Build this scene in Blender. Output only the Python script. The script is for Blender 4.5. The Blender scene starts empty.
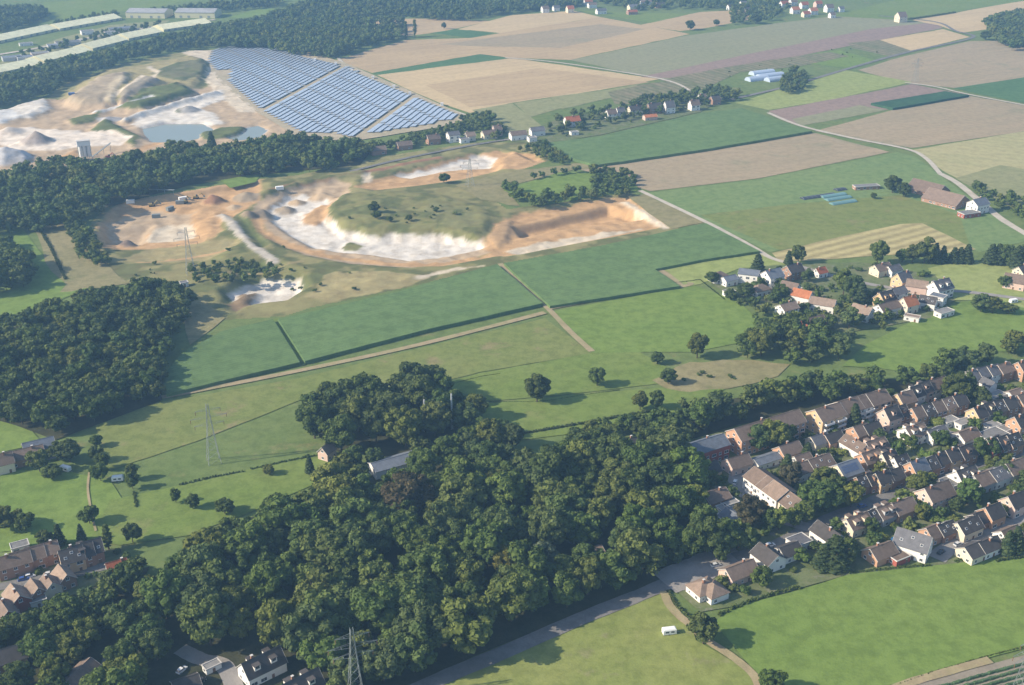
import bpy, math, random
import numpy as np
from mathutils import Vector, Matrix
from mathutils.geometry import tessellate_polygon, delaunay_2d_cdt

R = math.radians
rnd = random.Random(7)
SC = bpy.context.scene
COL = SC.collection

# ---------------------------------------------------------------- camera, sky, sun, exposure
F_PX, HORIZON_Y, CAM_H = 1150.0, -180.0, 260.0
PITCH = math.atan((342.5 - HORIZON_Y) / F_PX)
cam_d = bpy.data.cameras.new('camera'); cam = bpy.data.objects.new('camera', cam_d); COL.objects.link(cam)
cam.location = (0, 0, CAM_H); cam.rotation_euler = (math.pi / 2 - PITCH, 0, 0)
cam_d.sensor_width = 36; cam_d.lens = 36 * F_PX / 1024; cam_d.clip_start = 1; cam_d.clip_end = 60000
SC.camera = cam

SUN_EL, SUN_SIDE = R(31), R(13)                # sun stands to the left, a little on the camera's side
to_sun = Vector((-math.cos(SUN_SIDE) * math.cos(SUN_EL), -math.sin(SUN_SIDE) * math.cos(SUN_EL), math.sin(SUN_EL)))
world = bpy.data.worlds.new('World'); SC.world = world; world.use_nodes = True
wn = world.node_tree.nodes; wl = world.node_tree.links
sky = wn.new('ShaderNodeTexSky'); sky.sky_type = 'NISHITA'; sky.sun_disc = False
sky.sun_elevation = SUN_EL; sky.sun_rotation = math.atan2(to_sun.x, to_sun.y)
sky.air_density = 1.0; sky.dust_density = 1.2; sky.ozone_density = 1.2
wl.new(sky.outputs[0], wn['Background'].inputs[0]); wn['Background'].inputs[1].default_value = 0.12
sd = bpy.data.lights.new('sun', 'SUN'); sd.energy = 4.6; sd.angle = R(0.53); sd.color = (1.0, 0.87, 0.68)
sun = bpy.data.objects.new('sun', sd); COL.objects.link(sun)
sun.rotation_euler = to_sun.to_track_quat('Z', 'Y').to_euler(); sun.location = (-300, 0, 400)
SC.view_settings.view_transform = 'Standard'; SC.view_settings.look = 'None'
SC.view_settings.exposure = 0.80; SC.view_settings.gamma = 1.0
SC.cycles.use_denoising = True
SC.cycles.max_bounces = 5; SC.cycles.diffuse_bounces = 2; SC.cycles.glossy_bounces = 2
SC.cycles.transmission_bounces = 2; SC.cycles.volume_bounces = 0; SC.cycles.transparent_max_bounces = 4
HAZE_DENSITY = 0.00019

# ---------------------------------------------------------------- helpers
def P(x, y, z=0.0):
    "world point at height z seen at photo pixel (x, y)"
    u, v = (x - 512) / F_PX, (y - 342.5) / F_PX
    cp, sp = math.cos(PITCH), math.sin(PITCH)
    t = (CAM_H - z) / (sp + v * cp)
    return Vector((u * t, t * (cp - v * sp), z))
def px(p):
    cp, sp = math.cos(PITCH), math.sin(PITCH)
    dz = p[2] - CAM_H
    d = p[1] * cp - dz * sp
    return 512 + F_PX * p[0] / d, 342.5 - F_PX * (p[1] * sp + dz * cp) / d
def scale_at(p):
    return F_PX / (p[1] * math.cos(PITCH) + (CAM_H - p[2]) * math.sin(PITCH))

def tag(o, label=None, cat=None, group=None, kind=None):
    if label: o['label'] = label
    if cat: o['category'] = cat
    if group: o['group'] = group
    if kind: o['kind'] = kind
    return o
def empty(name, loc, rz=0.0):
    o = bpy.data.objects.new(name, None); COL.objects.link(o); o.location = loc; o.rotation_euler = (0, 0, rz)
    o.empty_display_size = 0.5
    return o
def link(name, me, parent=None, loc=(0, 0, 0), rz=0.0):
    o = bpy.data.objects.new(name, me); COL.objects.link(o); o.parent = parent; o.location = loc
    if rz: o.rotation_euler = (0, 0, rz)
    return o

class MB:
    def __init__(s): s.v = []; s.f = []; s.m = []
    def add(s, vs, fs, mi=0):
        b = len(s.v); s.v += [tuple(a) for a in vs]
        for f in fs: s.f.append(tuple(b + i for i in f)); s.m.append(mi)
        return s
    def box(s, x0, x1, y0, y1, z0, z1, mi=0):
        return s.add([(x0,y0,z0),(x1,y0,z0),(x1,y1,z0),(x0,y1,z0),(x0,y0,z1),(x1,y0,z1),(x1,y1,z1),(x0,y1,z1)],
              [(3,2,1,0),(4,5,6,7),(0,1,5,4),(1,2,6,5),(2,3,7,6),(3,0,4,7)], mi)
    def slab(s, q, t, mi=0):
        "quad q extruded by t along -normal"
        a = [Vector(p) for p in q]; n = (a[1]-a[0]).cross(a[2]-a[0]).normalized() * t
        return s.add(a + [p - n for p in a], [(0,1,2,3),(7,6,5,4),(0,4,5,1),(1,5,6,2),(2,6,7,3),(3,7,4,0)], mi)
    def bar(s, a, b, w, mi=0):
        a, b = Vector(a), Vector(b); d = (b - a).normalized()
        x = d.orthogonal().normalized() * w / 2; y = d.cross(x)
        c = [x + y, y - x, -x - y, x - y]
        return s.add([a + k for k in c] + [b + k for k in c], [(3,2,1,0),(4,5,6,7)] + [(i,(i+1)%4,4+(i+1)%4,4+i) for i in range(4)], mi)
    def tube(s, a, b, r0, r1, n=8, mi=0):
        a, b = Vector(a), Vector(b); d = (b - a).normalized(); x = d.orthogonal().normalized(); y = d.cross(x)
        vs = [a + (x*math.cos(t)+y*math.sin(t))*r0 for t in (2*math.pi*i/n for i in range(n))]
        vs += [b + (x*math.cos(t)+y*math.sin(t))*r1 for t in (2*math.pi*i/n for i in range(n))]
        return s.add(vs, [(i,(i+1)%n,n+(i+1)%n,n+i) for i in range(n)] + [tuple(range(n))[::-1], tuple(range(n,2*n))], mi)
    def mesh(s, name, *mats):
        me = bpy.data.meshes.new(name); me.from_pydata(s.v, [], s.f)
        for m in mats: me.materials.append(m)
        if len(mats) > 1: me.polygons.foreach_set('material_index', s.m)
        me.update()
        return me
    def build(s, name, mats, parent=None, loc=(0,0,0), rz=0.0):
        return link(name, s.mesh(name, *(mats if isinstance(mats, (list, tuple)) else [mats])), parent, loc, rz)

# ---------------------------------------------------------------- numpy noise and polygon distance
def _h(i, j, s):
    n = (i * 374761393 + j * 668265263 + s * 974711) & 0xffffffff
    n = ((n ^ (n >> 13)) * 1274126177) & 0xffffffff
    return ((n ^ (n >> 16)) & 0xffff) / 65535.0
def vnoise(x, y, sc, seed=0):
    x = np.asarray(x) / sc + 1000; y = np.asarray(y) / sc + 1000
    i = np.floor(x).astype(np.int64); j = np.floor(y).astype(np.int64); u = x - i; v = y - j
    u = u*u*(3-2*u); v = v*v*(3-2*v)
    return (_h(i,j,seed)*(1-u)+_h(i+1,j,seed)*u)*(1-v) + (_h(i,j+1,seed)*(1-u)+_h(i+1,j+1,seed)*u)*v
def fbm(x, y, sc, seed=0, o=4):
    t = 0; a = 1; n = 0
    for k in range(o): t = t + a*vnoise(x, y, sc, seed+k*17); n += a; a *= .5; sc *= .5
    return t / n
def poly_sd(x, y, poly):
    "signed distance, positive inside"
    x = np.asarray(x, float); y = np.asarray(y, float)
    d = np.full(x.shape, 1e18); ins = np.zeros(x.shape, bool); n = len(poly)
    for k in range(n):
        ax, ay = poly[k][:2]; bx, by = poly[(k+1)%n][:2]
        ex, ey = bx-ax, by-ay; l2 = ex*ex+ey*ey + 1e-9
        t = np.clip(((x-ax)*ex+(y-ay)*ey)/l2, 0, 1)
        d = np.minimum(d, (x-ax-t*ex)**2+(y-ay-t*ey)**2)
        if ay != by:
            ins ^= ((ay > y) != (by > y)) & (x < (bx-ax)*(y-ay)/(by-ay)+ax)
    d = np.sqrt(d)
    return np.where(ins, d, -d)
def line_d(x, y, pts):
    d = np.full(np.shape(x), 1e18)
    for (ax, ay), (bx, by) in zip(pts[:-1], pts[1:]):
        ex, ey = bx-ax, by-ay; t = np.clip(((x-ax)*ex+(y-ay)*ey)/(ex*ex+ey*ey+1e-9), 0, 1)
        d = np.minimum(d, (x-ax-t*ex)**2+(y-ay-t*ey)**2)
    return np.sqrt(d)
def sstep(a): a = np.clip(a, 0, 1); return a*a*(3-2*a)

# ---------------------------------------------------------------- materials
class NT:
    def __init__(s, name):
        s.m = bpy.data.materials.new(name); s.m.use_nodes = True
        s.t = s.m.node_tree; s.t.nodes.clear(); s.out = s.n('ShaderNodeOutputMaterial')
    def n(s, typ, **k):
        o = s.t.nodes.new(typ)
        for a, b in k.items(): setattr(o, a, b)
        return o
    def l(s, a, b): s.t.links.new(a, b)
    def val(s, sock, v):
        if isinstance(v, (int, float)): sock.default_value = v
        elif isinstance(v, (tuple, list)): sock.default_value = (*v, 1) if len(v) == 3 and sock.type == 'RGBA' else v
        else: s.l(v, sock)
    def math(s, op, a, b=0.0, c=0.0):
        o = s.n('ShaderNodeMath', operation=op); s.val(o.inputs[0], a); s.val(o.inputs[1], b); s.val(o.inputs[2], c); return o.outputs[0]
    def mix(s, f, a, b, mode='MIX'):
        o = s.n('ShaderNodeMix', data_type='RGBA', blend_type=mode); s.val(o.inputs[0], f); s.val(o.inputs[6], a); s.val(o.inputs[7], b); return o.outputs[2]
    def noise(s, vec, scale, detail=3, rough=.55):
        o = s.n('ShaderNodeTexNoise'); s.l(vec, o.inputs['Vector']); o.inputs['Scale'].default_value = scale
        o.inputs['Detail'].default_value = detail; o.inputs['Roughness'].default_value = rough; return o.outputs[0]
    def ramp(s, f, lo, hi):
        o = s.n('ShaderNodeMapRange', interpolation_type='SMOOTHSTEP'); s.val(o.inputs[0], f); o.inputs[1].default_value = lo; o.inputs[2].default_value = hi; return o.outputs[0]
    def bsdf(s, col, rough=.9, spec=.1, normal=None, metal=0.0):
        b = s.n('ShaderNodeBsdfPrincipled'); s.val(b.inputs['Base Color'], col); s.val(b.inputs['Roughness'], rough)
        b.inputs['Specular IOR Level'].default_value = spec; b.inputs['Metallic'].default_value = metal
        if normal is not None: s.l(normal, b.inputs['Normal'])
        s.l(b.outputs[0], s.out.inputs[0]); return b
    def bump(s, h, strength=.5, dist=.3):
        b = s.n('ShaderNodeBump'); b.inputs['Strength'].default_value = strength; b.inputs['Distance'].default_value = dist; s.l(h, b.inputs['Height']); return b.outputs[0]
    def pos(s):
        return s.n('ShaderNodeNewGeometry').outputs['Position']
    def rotpos(s, deg, sc=(1,1,1)):
        m = s.n('ShaderNodeMapping'); s.l(s.pos(), m.inputs[0]); m.inputs['Rotation'].default_value = (0,0,R(-deg)); m.inputs['Scale'].default_value = sc; return m.outputs[0]

def mul(c, k): return tuple(min(1, a*k) for a in c)
_fm = {}
def mat_field(name, c1, c2, ang=33, rows=0.0, row_amt=.12, blotch=60, streak=.35, fine=.25, c3=None, bump=0.35, mott=.4):
    "soil, stubble, grass or crop: large blotches, streaks along the working direction, crop rows, fine grain"
    t = NT(name); p = t.pos(); rp = t.rotpos(ang)
    rs = t.n('ShaderNodeMapping'); t.l(rp, rs.inputs[0]); rs.inputs['Scale'].default_value = (.06, 1, 1)
    big = t.ramp(t.noise(p, 1.0/blotch, 4, .6), .34, .66)
    st = t.ramp(t.noise(rs.outputs[0], 1/11.0, 4, .65), .3, .7)
    f = t.math('ADD', t.math('MULTIPLY', big, 1-streak), t.math('MULTIPLY', st, streak))
    col = t.mix(f, c1, c2)
    if c3:
        col = t.mix(t.ramp(t.noise(p, 1.0/(blotch*.45), 5, .65), .56, .70), col, c3)
    if rows:
        sx = t.n('ShaderNodeSeparateXYZ'); t.l(rp, sx.inputs[0])
        w = t.math('SINE', t.math('MULTIPLY', t.math('ADD', sx.outputs[1], t.math('MULTIPLY', t.noise(p, .02, 2), 2.0)), 2*math.pi/rows))
        col = t.mix(t.math('MULTIPLY_ADD', w, row_amt*.5, row_amt*.5), col, mul(c1, .45))
    g = t.noise(p, 1.4, 4, .7); gm_ = t.noise(p, .16, 5, .72)
    col = t.mix(t.math('MULTIPLY', t.ramp(gm_, .40, .70), mott), col, mul(c1, .55))
    col = t.mix(t.math('MULTIPLY', t.ramp(gm_, .60, .36), mott*.5), col, mul(c2, 1.35))
    col = t.mix(t.math('MULTIPLY', t.ramp(g, .35, .75), fine), col, mul(c1, .5))
    t.bsdf(col, .95, .05, t.bump(g, bump, .35))
    return t.m
def mat_plain(name, c, rough=.8, spec=.2, var=.25, scale=1.5, metal=0.0):
    "paint, render, metal: colour with worn patches and a random shift for each object"
    t = NT(name); p = t.pos(); g = t.noise(p, scale, 4, .65)
    oi = t.n('ShaderNodeObjectInfo')
    k = t.math('ADD', t.math('MULTIPLY', t.ramp(g, .3, .7), var), t.math('MULTIPLY', oi.outputs['Random'], var*.7))
    col = t.mix(k, c, mul(c, .62))
    t.bsdf(col, rough, spec, None, metal)
    return t.m
def mat_roof(name, c, gap=.42):
    "tiled roof: courses, weathered and mossy patches, a random shift for each house"
    t = NT(name); tc = t.n('ShaderNodeTexCoord').outputs['Object']; sx = t.n('ShaderNodeSeparateXYZ'); t.l(tc, sx.inputs[0])
    w = t.math('FRACT', t.math('DIVIDE', sx.outputs[2], gap*.62))
    ww = t.math('FRACT', t.math('DIVIDE', sx.outputs[0], gap))
    g = t.noise(t.pos(), .55, 5, .7); oi = t.n('ShaderNodeObjectInfo')
    k = t.math('ADD', t.math('MULTIPLY', t.ramp(g, .3, .72), .5), t.math('MULTIPLY', oi.outputs['Random'], .45))
    col = t.mix(k, c, mul(c, .5))
    col = t.mix(t.math('MULTIPLY', t.ramp(t.noise(t.pos(), 2.2, 3), .58, .72), .4), col, (.10,.105,.06))
    h = t.math('ADD', w, t.math('MULTIPLY', t.math('SINE', t.math('MULTIPLY', ww, 6.283)), .3))
    col = t.mix(t.math('MULTIPLY', t.ramp(w, .75, 1.0), .35), col, mul(c, .3))
    t.bsdf(col, .8, .15, t.bump(h, .5, .06))
    return t.m

M = {}
C_MAIZE, C_MAIZE2 = (.105,.170,.062), (.135,.205,.078)
C_GRASS, C_GRASS2 = (.130,.190,.042), (.175,.220,.060)
C_TAN, C_TAN2 = (.48,.355,.20), (.35,.26,.155)
C_BROWN, C_BROWN2 = (.36,.28,.18), (.28,.235,.15)
def leaf_mat(name, joined):
    t = NT(name)
    tint = t.n('ShaderNodeAttribute', attribute_name='tint').outputs['Color'] if joined else t.n('ShaderNodeObjectInfo').outputs['Color']
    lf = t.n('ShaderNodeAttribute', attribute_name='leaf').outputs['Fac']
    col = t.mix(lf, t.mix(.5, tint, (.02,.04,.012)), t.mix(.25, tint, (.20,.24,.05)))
    d = t.n('ShaderNodeBsdfPrincipled'); t.l(col, d.inputs['Base Color']); d.inputs['Roughness'].default_value = .7; d.inputs['Specular IOR Level'].default_value = .12
    tr = t.n('ShaderNodeBsdfTranslucent'); t.l(t.mix(.5, col, (.14,.20,.02)), tr.inputs[0])
    mx = t.n('ShaderNodeMixShader'); mx.inputs[0].default_value = .18
    t.l(d.outputs[0], mx.inputs[1]); t.l(tr.outputs[0], mx.inputs[2]); t.l(mx.outputs[0], t.out.inputs[0])
    return t.m
M['leaf'] = leaf_mat('leaves', False); M['leaf_j'] = leaf_mat('wood_leaves', True)
M['bark'] = mat_plain('bark', (.11,.085,.06), .95, .05, .4)
WALLS = {'white':(.74,.72,.68),'cream':(.66,.58,.44),'ochre':(.60,.42,.25),'orange':(.48,.29,.19),'red':(.34,.10,.075),'pink':(.60,.44,.37),'brown':(.33,.20,.14),'grey':(.42,.42,.42)}
ROOFS = {'brown':(.235,.175,.14),'dark':(.095,.086,.084),'grey':(.17,.17,.185),'slate':(.20,.225,.27),'red':(.42,.135,.065),'orange':(.55,.21,.10),'tan':(.33,.245,.19),'flat':(.26,.255,.25)}
for k, c in WALLS.items(): M['w_'+k] = mat_plain('wall_'+k, c, .9, .1, .18)
for k, c in ROOFS.items(): M['r_'+k] = mat_roof('roof_'+k, c)
M['glass'] = mat_plain('window_glass', (.05,.06,.075), .12, .6, .3)
M['frame'] = mat_plain('window_frame', (.78,.78,.76), .6, .2, .1)
M['white'] = mat_plain('white_paint', (.78,.78,.76), .6, .25, .15)
M['steel'] = mat_plain('galvanised_steel', (.26,.29,.29), .55, .4, .25, 1.5, .3)
M['tyre'] = mat_plain('rubber', (.03,.03,.03), .9, .1)
M['door'] = mat_plain('door_wood', (.22,.13,.08), .7, .2)
M['chimney'] = mat_plain('chimney_brick', (.30,.16,.11), .95, .05)
M['trim'] = mat_plain('gutter_trim', (.55,.53,.50), .7, .2)

# ---------------------------------------------------------------- ground
def t_ground():
    return mat_field('ground_grass', (.115,.165,.05), (.15,.19,.065), 33, 0, 0, 45, .3, .3, (.20,.19,.085))
M['ground'] = t_ground()
Q1 = [(88,250),(96,222),(112,204),(200,190),(240,182),(300,176),(380,158),(478,143),(530,143),(552,158),(470,186),(505,211),(560,203),(630,194),(674,229),(600,244),(505,261),(400,287),(310,306),(285,314),(225,318),(192,295),(130,285)]
Q2 = [(-40,172),(-40,122),(50,98),(66,84),(130,62),(190,51),(214,50),(222,75),(266,112),(306,137),(255,143),(200,150),(132,166),(45,176)]
def G(poly, z=0.0): return [tuple(P(x, y, z)[:2]) for x, y in poly]
Q1g, Q2g = G(Q1), G(Q2)
outer = [(-9000,-2500),(9000,-2500),(9000,16000),(-9000,16000)]
vs = [Vector(p) for p in outer + Q1g + Q2g]
es = []
b = 0
for L in (outer, Q1g, Q2g):
    n = len(L); es += [(b+i, b+(i+1) % n) for i in range(n)]; b += n
cv, ce, cf, *_ = delaunay_2d_cdt(vs, es, [], 0, 1e-4)
cen = np.array([[sum(cv[i][k] for i in f)/3 for k in (0,1)] for f in cf])
keep = (poly_sd(cen[:,0], cen[:,1], Q1g) < 0) & (poly_sd(cen[:,0], cen[:,1], Q2g) < 0)
gm = bpy.data.meshes.new('ground'); gm.from_pydata([(v[0],v[1],0) for v in cv], [], [tuple(f) for f, k in zip(cf, keep) if k])
gm.materials.append(M['ground'])
tag(link('ground', gm), 'green pasture ground under the whole landscape', None, None, 'structure')

# ---------------------------------------------------------------- fields
_layer = [0]
def nextz():
    _layer[0] += 1
    return 0.03 + 0.006 * _layer[0]
def rough_poly(poly, step=14, amp=.5, seed=1):
    r = random.Random(seed); out = []
    n = len(poly)
    for k in range(n):
        a, b_ = poly[k], poly[(k+1) % n]; d = math.hypot(b_[0]-a[0], b_[1]-a[1]); m = max(1, int(d/step))
        for i in range(m):
            f = i/m; j = amp if i else 0
            out.append((a[0]+(b_[0]-a[0])*f + r.uniform(-j, j), a[1]+(b_[1]-a[1])*f + r.uniform(-j, j)*.5))
    return out
def field(name, label, poly, mat, raised=0.0, rough=.5):
    z = raised if raised else nextz()
    pts = [P(x, y, z) for x, y in rough_poly(poly, 12, rough, len(poly)*7+_layer[0])]
    n = len(pts); tri = tessellate_polygon([[Vector((p.x, p.y, 0)) for p in pts]])
    vs = list(pts); fs = []
    for t in tri:
        a, b_, c = (vs[i] for i in t)
        fs.append(t if (b_-a).cross(c-a).z > 0 else t[::-1])
    if raised:
        vs += [Vector((p.x, p.y, 0.0)) for p in pts]
        area = sum(pts[i].x*pts[(i+1)%n].y - pts[(i+1)%n].x*pts[i].y for i in range(n))
        for i in range(n):
            q = (i, (i+1)%n, n+(i+1)%n, n+i)
            fs.append(q if area < 0 else q[::-1])
    me = bpy.data.meshes.new(name); me.from_pydata([tuple(v) for v in vs], [], fs); me.materials.append(mat)
    return tag(link(name, me), label, None, None, 'structure')
def ribbon(name, label, pts, width, mat, kind='structure', raise_=0.0):
    "track or road: smooth ribbon through photo points on the ground"
    g = [P(x, y) for x, y in pts]
    s = []
    for i in range(len(g)-1):
        p0, p1, p2, p3 = g[max(i-1,0)], g[i], g[i+1], g[min(i+2,len(g)-1)]
        for k in range(6):
            t = k/6; s.append(.5*((2*p1)+(p2-p0)*t+(2*p0-5*p1+4*p2-p3)*t*t+(3*p1-p0-3*p2+p3)*t**3))
    s.append(g[-1]); z = nextz() + raise_; mb = MB(); L = []
    for i, p in enumerate(s):
        d = (s[min(i+1,len(s)-1)]-s[max(i-1,0)]).normalized(); nrm = Vector((-d.y, d.x, 0))
        w = width*.5*(1+rnd.uniform(-.06,.06))
        L += [p+nrm*w+Vector((0,0,z)), p-nrm*w+Vector((0,0,z))]
    mb.add(L, [(2*i, 2*i+1, 2*i+3, 2*i+2) for i in range(len(s)-1)])
    o = mb.build(name, mat); tag(o, label, None, None, kind)
    return [p.to_2d() for p in s]

f_ = mat_field
FM = dict(
 maize=f_('maize', C_MAIZE, C_MAIZE2, 33, 3.0, .12, 70, .55, .35),
 maize2=f_('maize_across', mul(C_MAIZE,.95), mul(C_MAIZE2,.95), 33, 2.4, .2, 90, .5, .3),
 beet=f_('beet', (.070,.140,.055), (.095,.175,.068), 33, 2.4, .15, 80, .4, .3),
 bottompast=f_('bottom_pasture', (.185,.225,.060), (.23,.25,.078), 36, 0, 0, 22, .45, .3, (.24,.235,.11)),
 meadow2=f_('light_meadow', (.14,.21,.075), (.18,.235,.09), 30, 6, .06, 70, .5, .25),
 dark=f_('dark_crop', (.035,.085,.045), (.05,.11,.05), 33, 2.4, .15, 60, .4, .3),
 grass=f_('meadow', C_GRASS, C_GRASS2, 33, 0, 0, 50, .35, .3, (.19,.21,.075)),
 bright=f_('bright_meadow', (.135,.205,.045), (.170,.235,.058), 40, 9, .08, 55, .4, .25),
 pasture=f_('pasture', (.155,.195,.055), (.19,.21,.07), 30, 0, 0, 40, .3, .35, (.24,.20,.105)),
 dry=f_('dry_grass', (.215,.20,.095), (.27,.235,.125), 33, 0, 0, 35, .3, .35, (.16,.17,.07)),
 lime=f_('lime_field', (.235,.28,.085), (.27,.30,.11), 33, 6, .06, 90, .5, .15),
 tan=f_('stubble', C_TAN, C_TAN2, 30, 5.5, .06, 110, .6, .15),
 tan2=f_('pale_stubble', (.55,.42,.235), (.42,.32,.19), 30, 5.5, .05, 110, .6, .15),
 brown=f_('ploughed', C_BROWN, C_BROWN2, 30, 5, .06, 120, .55, .15, (.235,.22,.135)),
 purple=f_('bare_soil', (.24,.175,.145), (.275,.20,.16), 30, 5, .06, 90, .5, .15),
 olive=f_('thin_crop', (.255,.245,.145), (.22,.225,.125), 30, 6, .05, 100, .55, .15),
 straw=f_('straw_field', (.40,.355,.185), (.32,.31,.155), 150, 12, .14, 60, .5, .2),
 hay=f_('hay_swaths', (.46,.39,.19), (.40,.35,.17), 32, 9.0, .8, 60, .3, .2),
 palegreen=f_('pale_grass', (.225,.235,.11), (.26,.255,.13), 33, 5, .06, 60, .4, .2),
 allot=f_('allotments', (.13,.16,.07), (.29,.23,.15), 120, 9, .5, 14, .7, .3),
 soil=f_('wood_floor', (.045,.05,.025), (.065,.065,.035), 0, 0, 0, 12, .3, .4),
 nursery=f_('nursery_rows', (.27,.235,.185), (.23,.205,.16), 33, 0, .0, 30, .3, .3),
 track=f_('track_earth', (.36,.285,.18), (.28,.25,.13), 33, 0, 0, 12, .2, .3),
 gravel=f_('pale_track', (.50,.45,.38), (.42,.38,.31), 33, 0, 0, 12, .2, .2),
 road=f_('asphalt', (.16,.155,.15), (.20,.19,.18), 33, 0, 0, 14, .4, .2),
 paving=f_('paving', (.30,.28,.26), (.25,.235,.22), 33, 0, 0, 8, .4, .2),
 garden=f_('garden_lawn', (.12,.20,.045), (.17,.235,.07), 33, 0, 0, 9, .2, .3, (.15,.12,.07)),
 village=f_('village_ground', (.11,.155,.05), (.17,.17,.10), 33, 0, 0, 12, .3, .35, (.22,.20,.17)),
)
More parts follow.
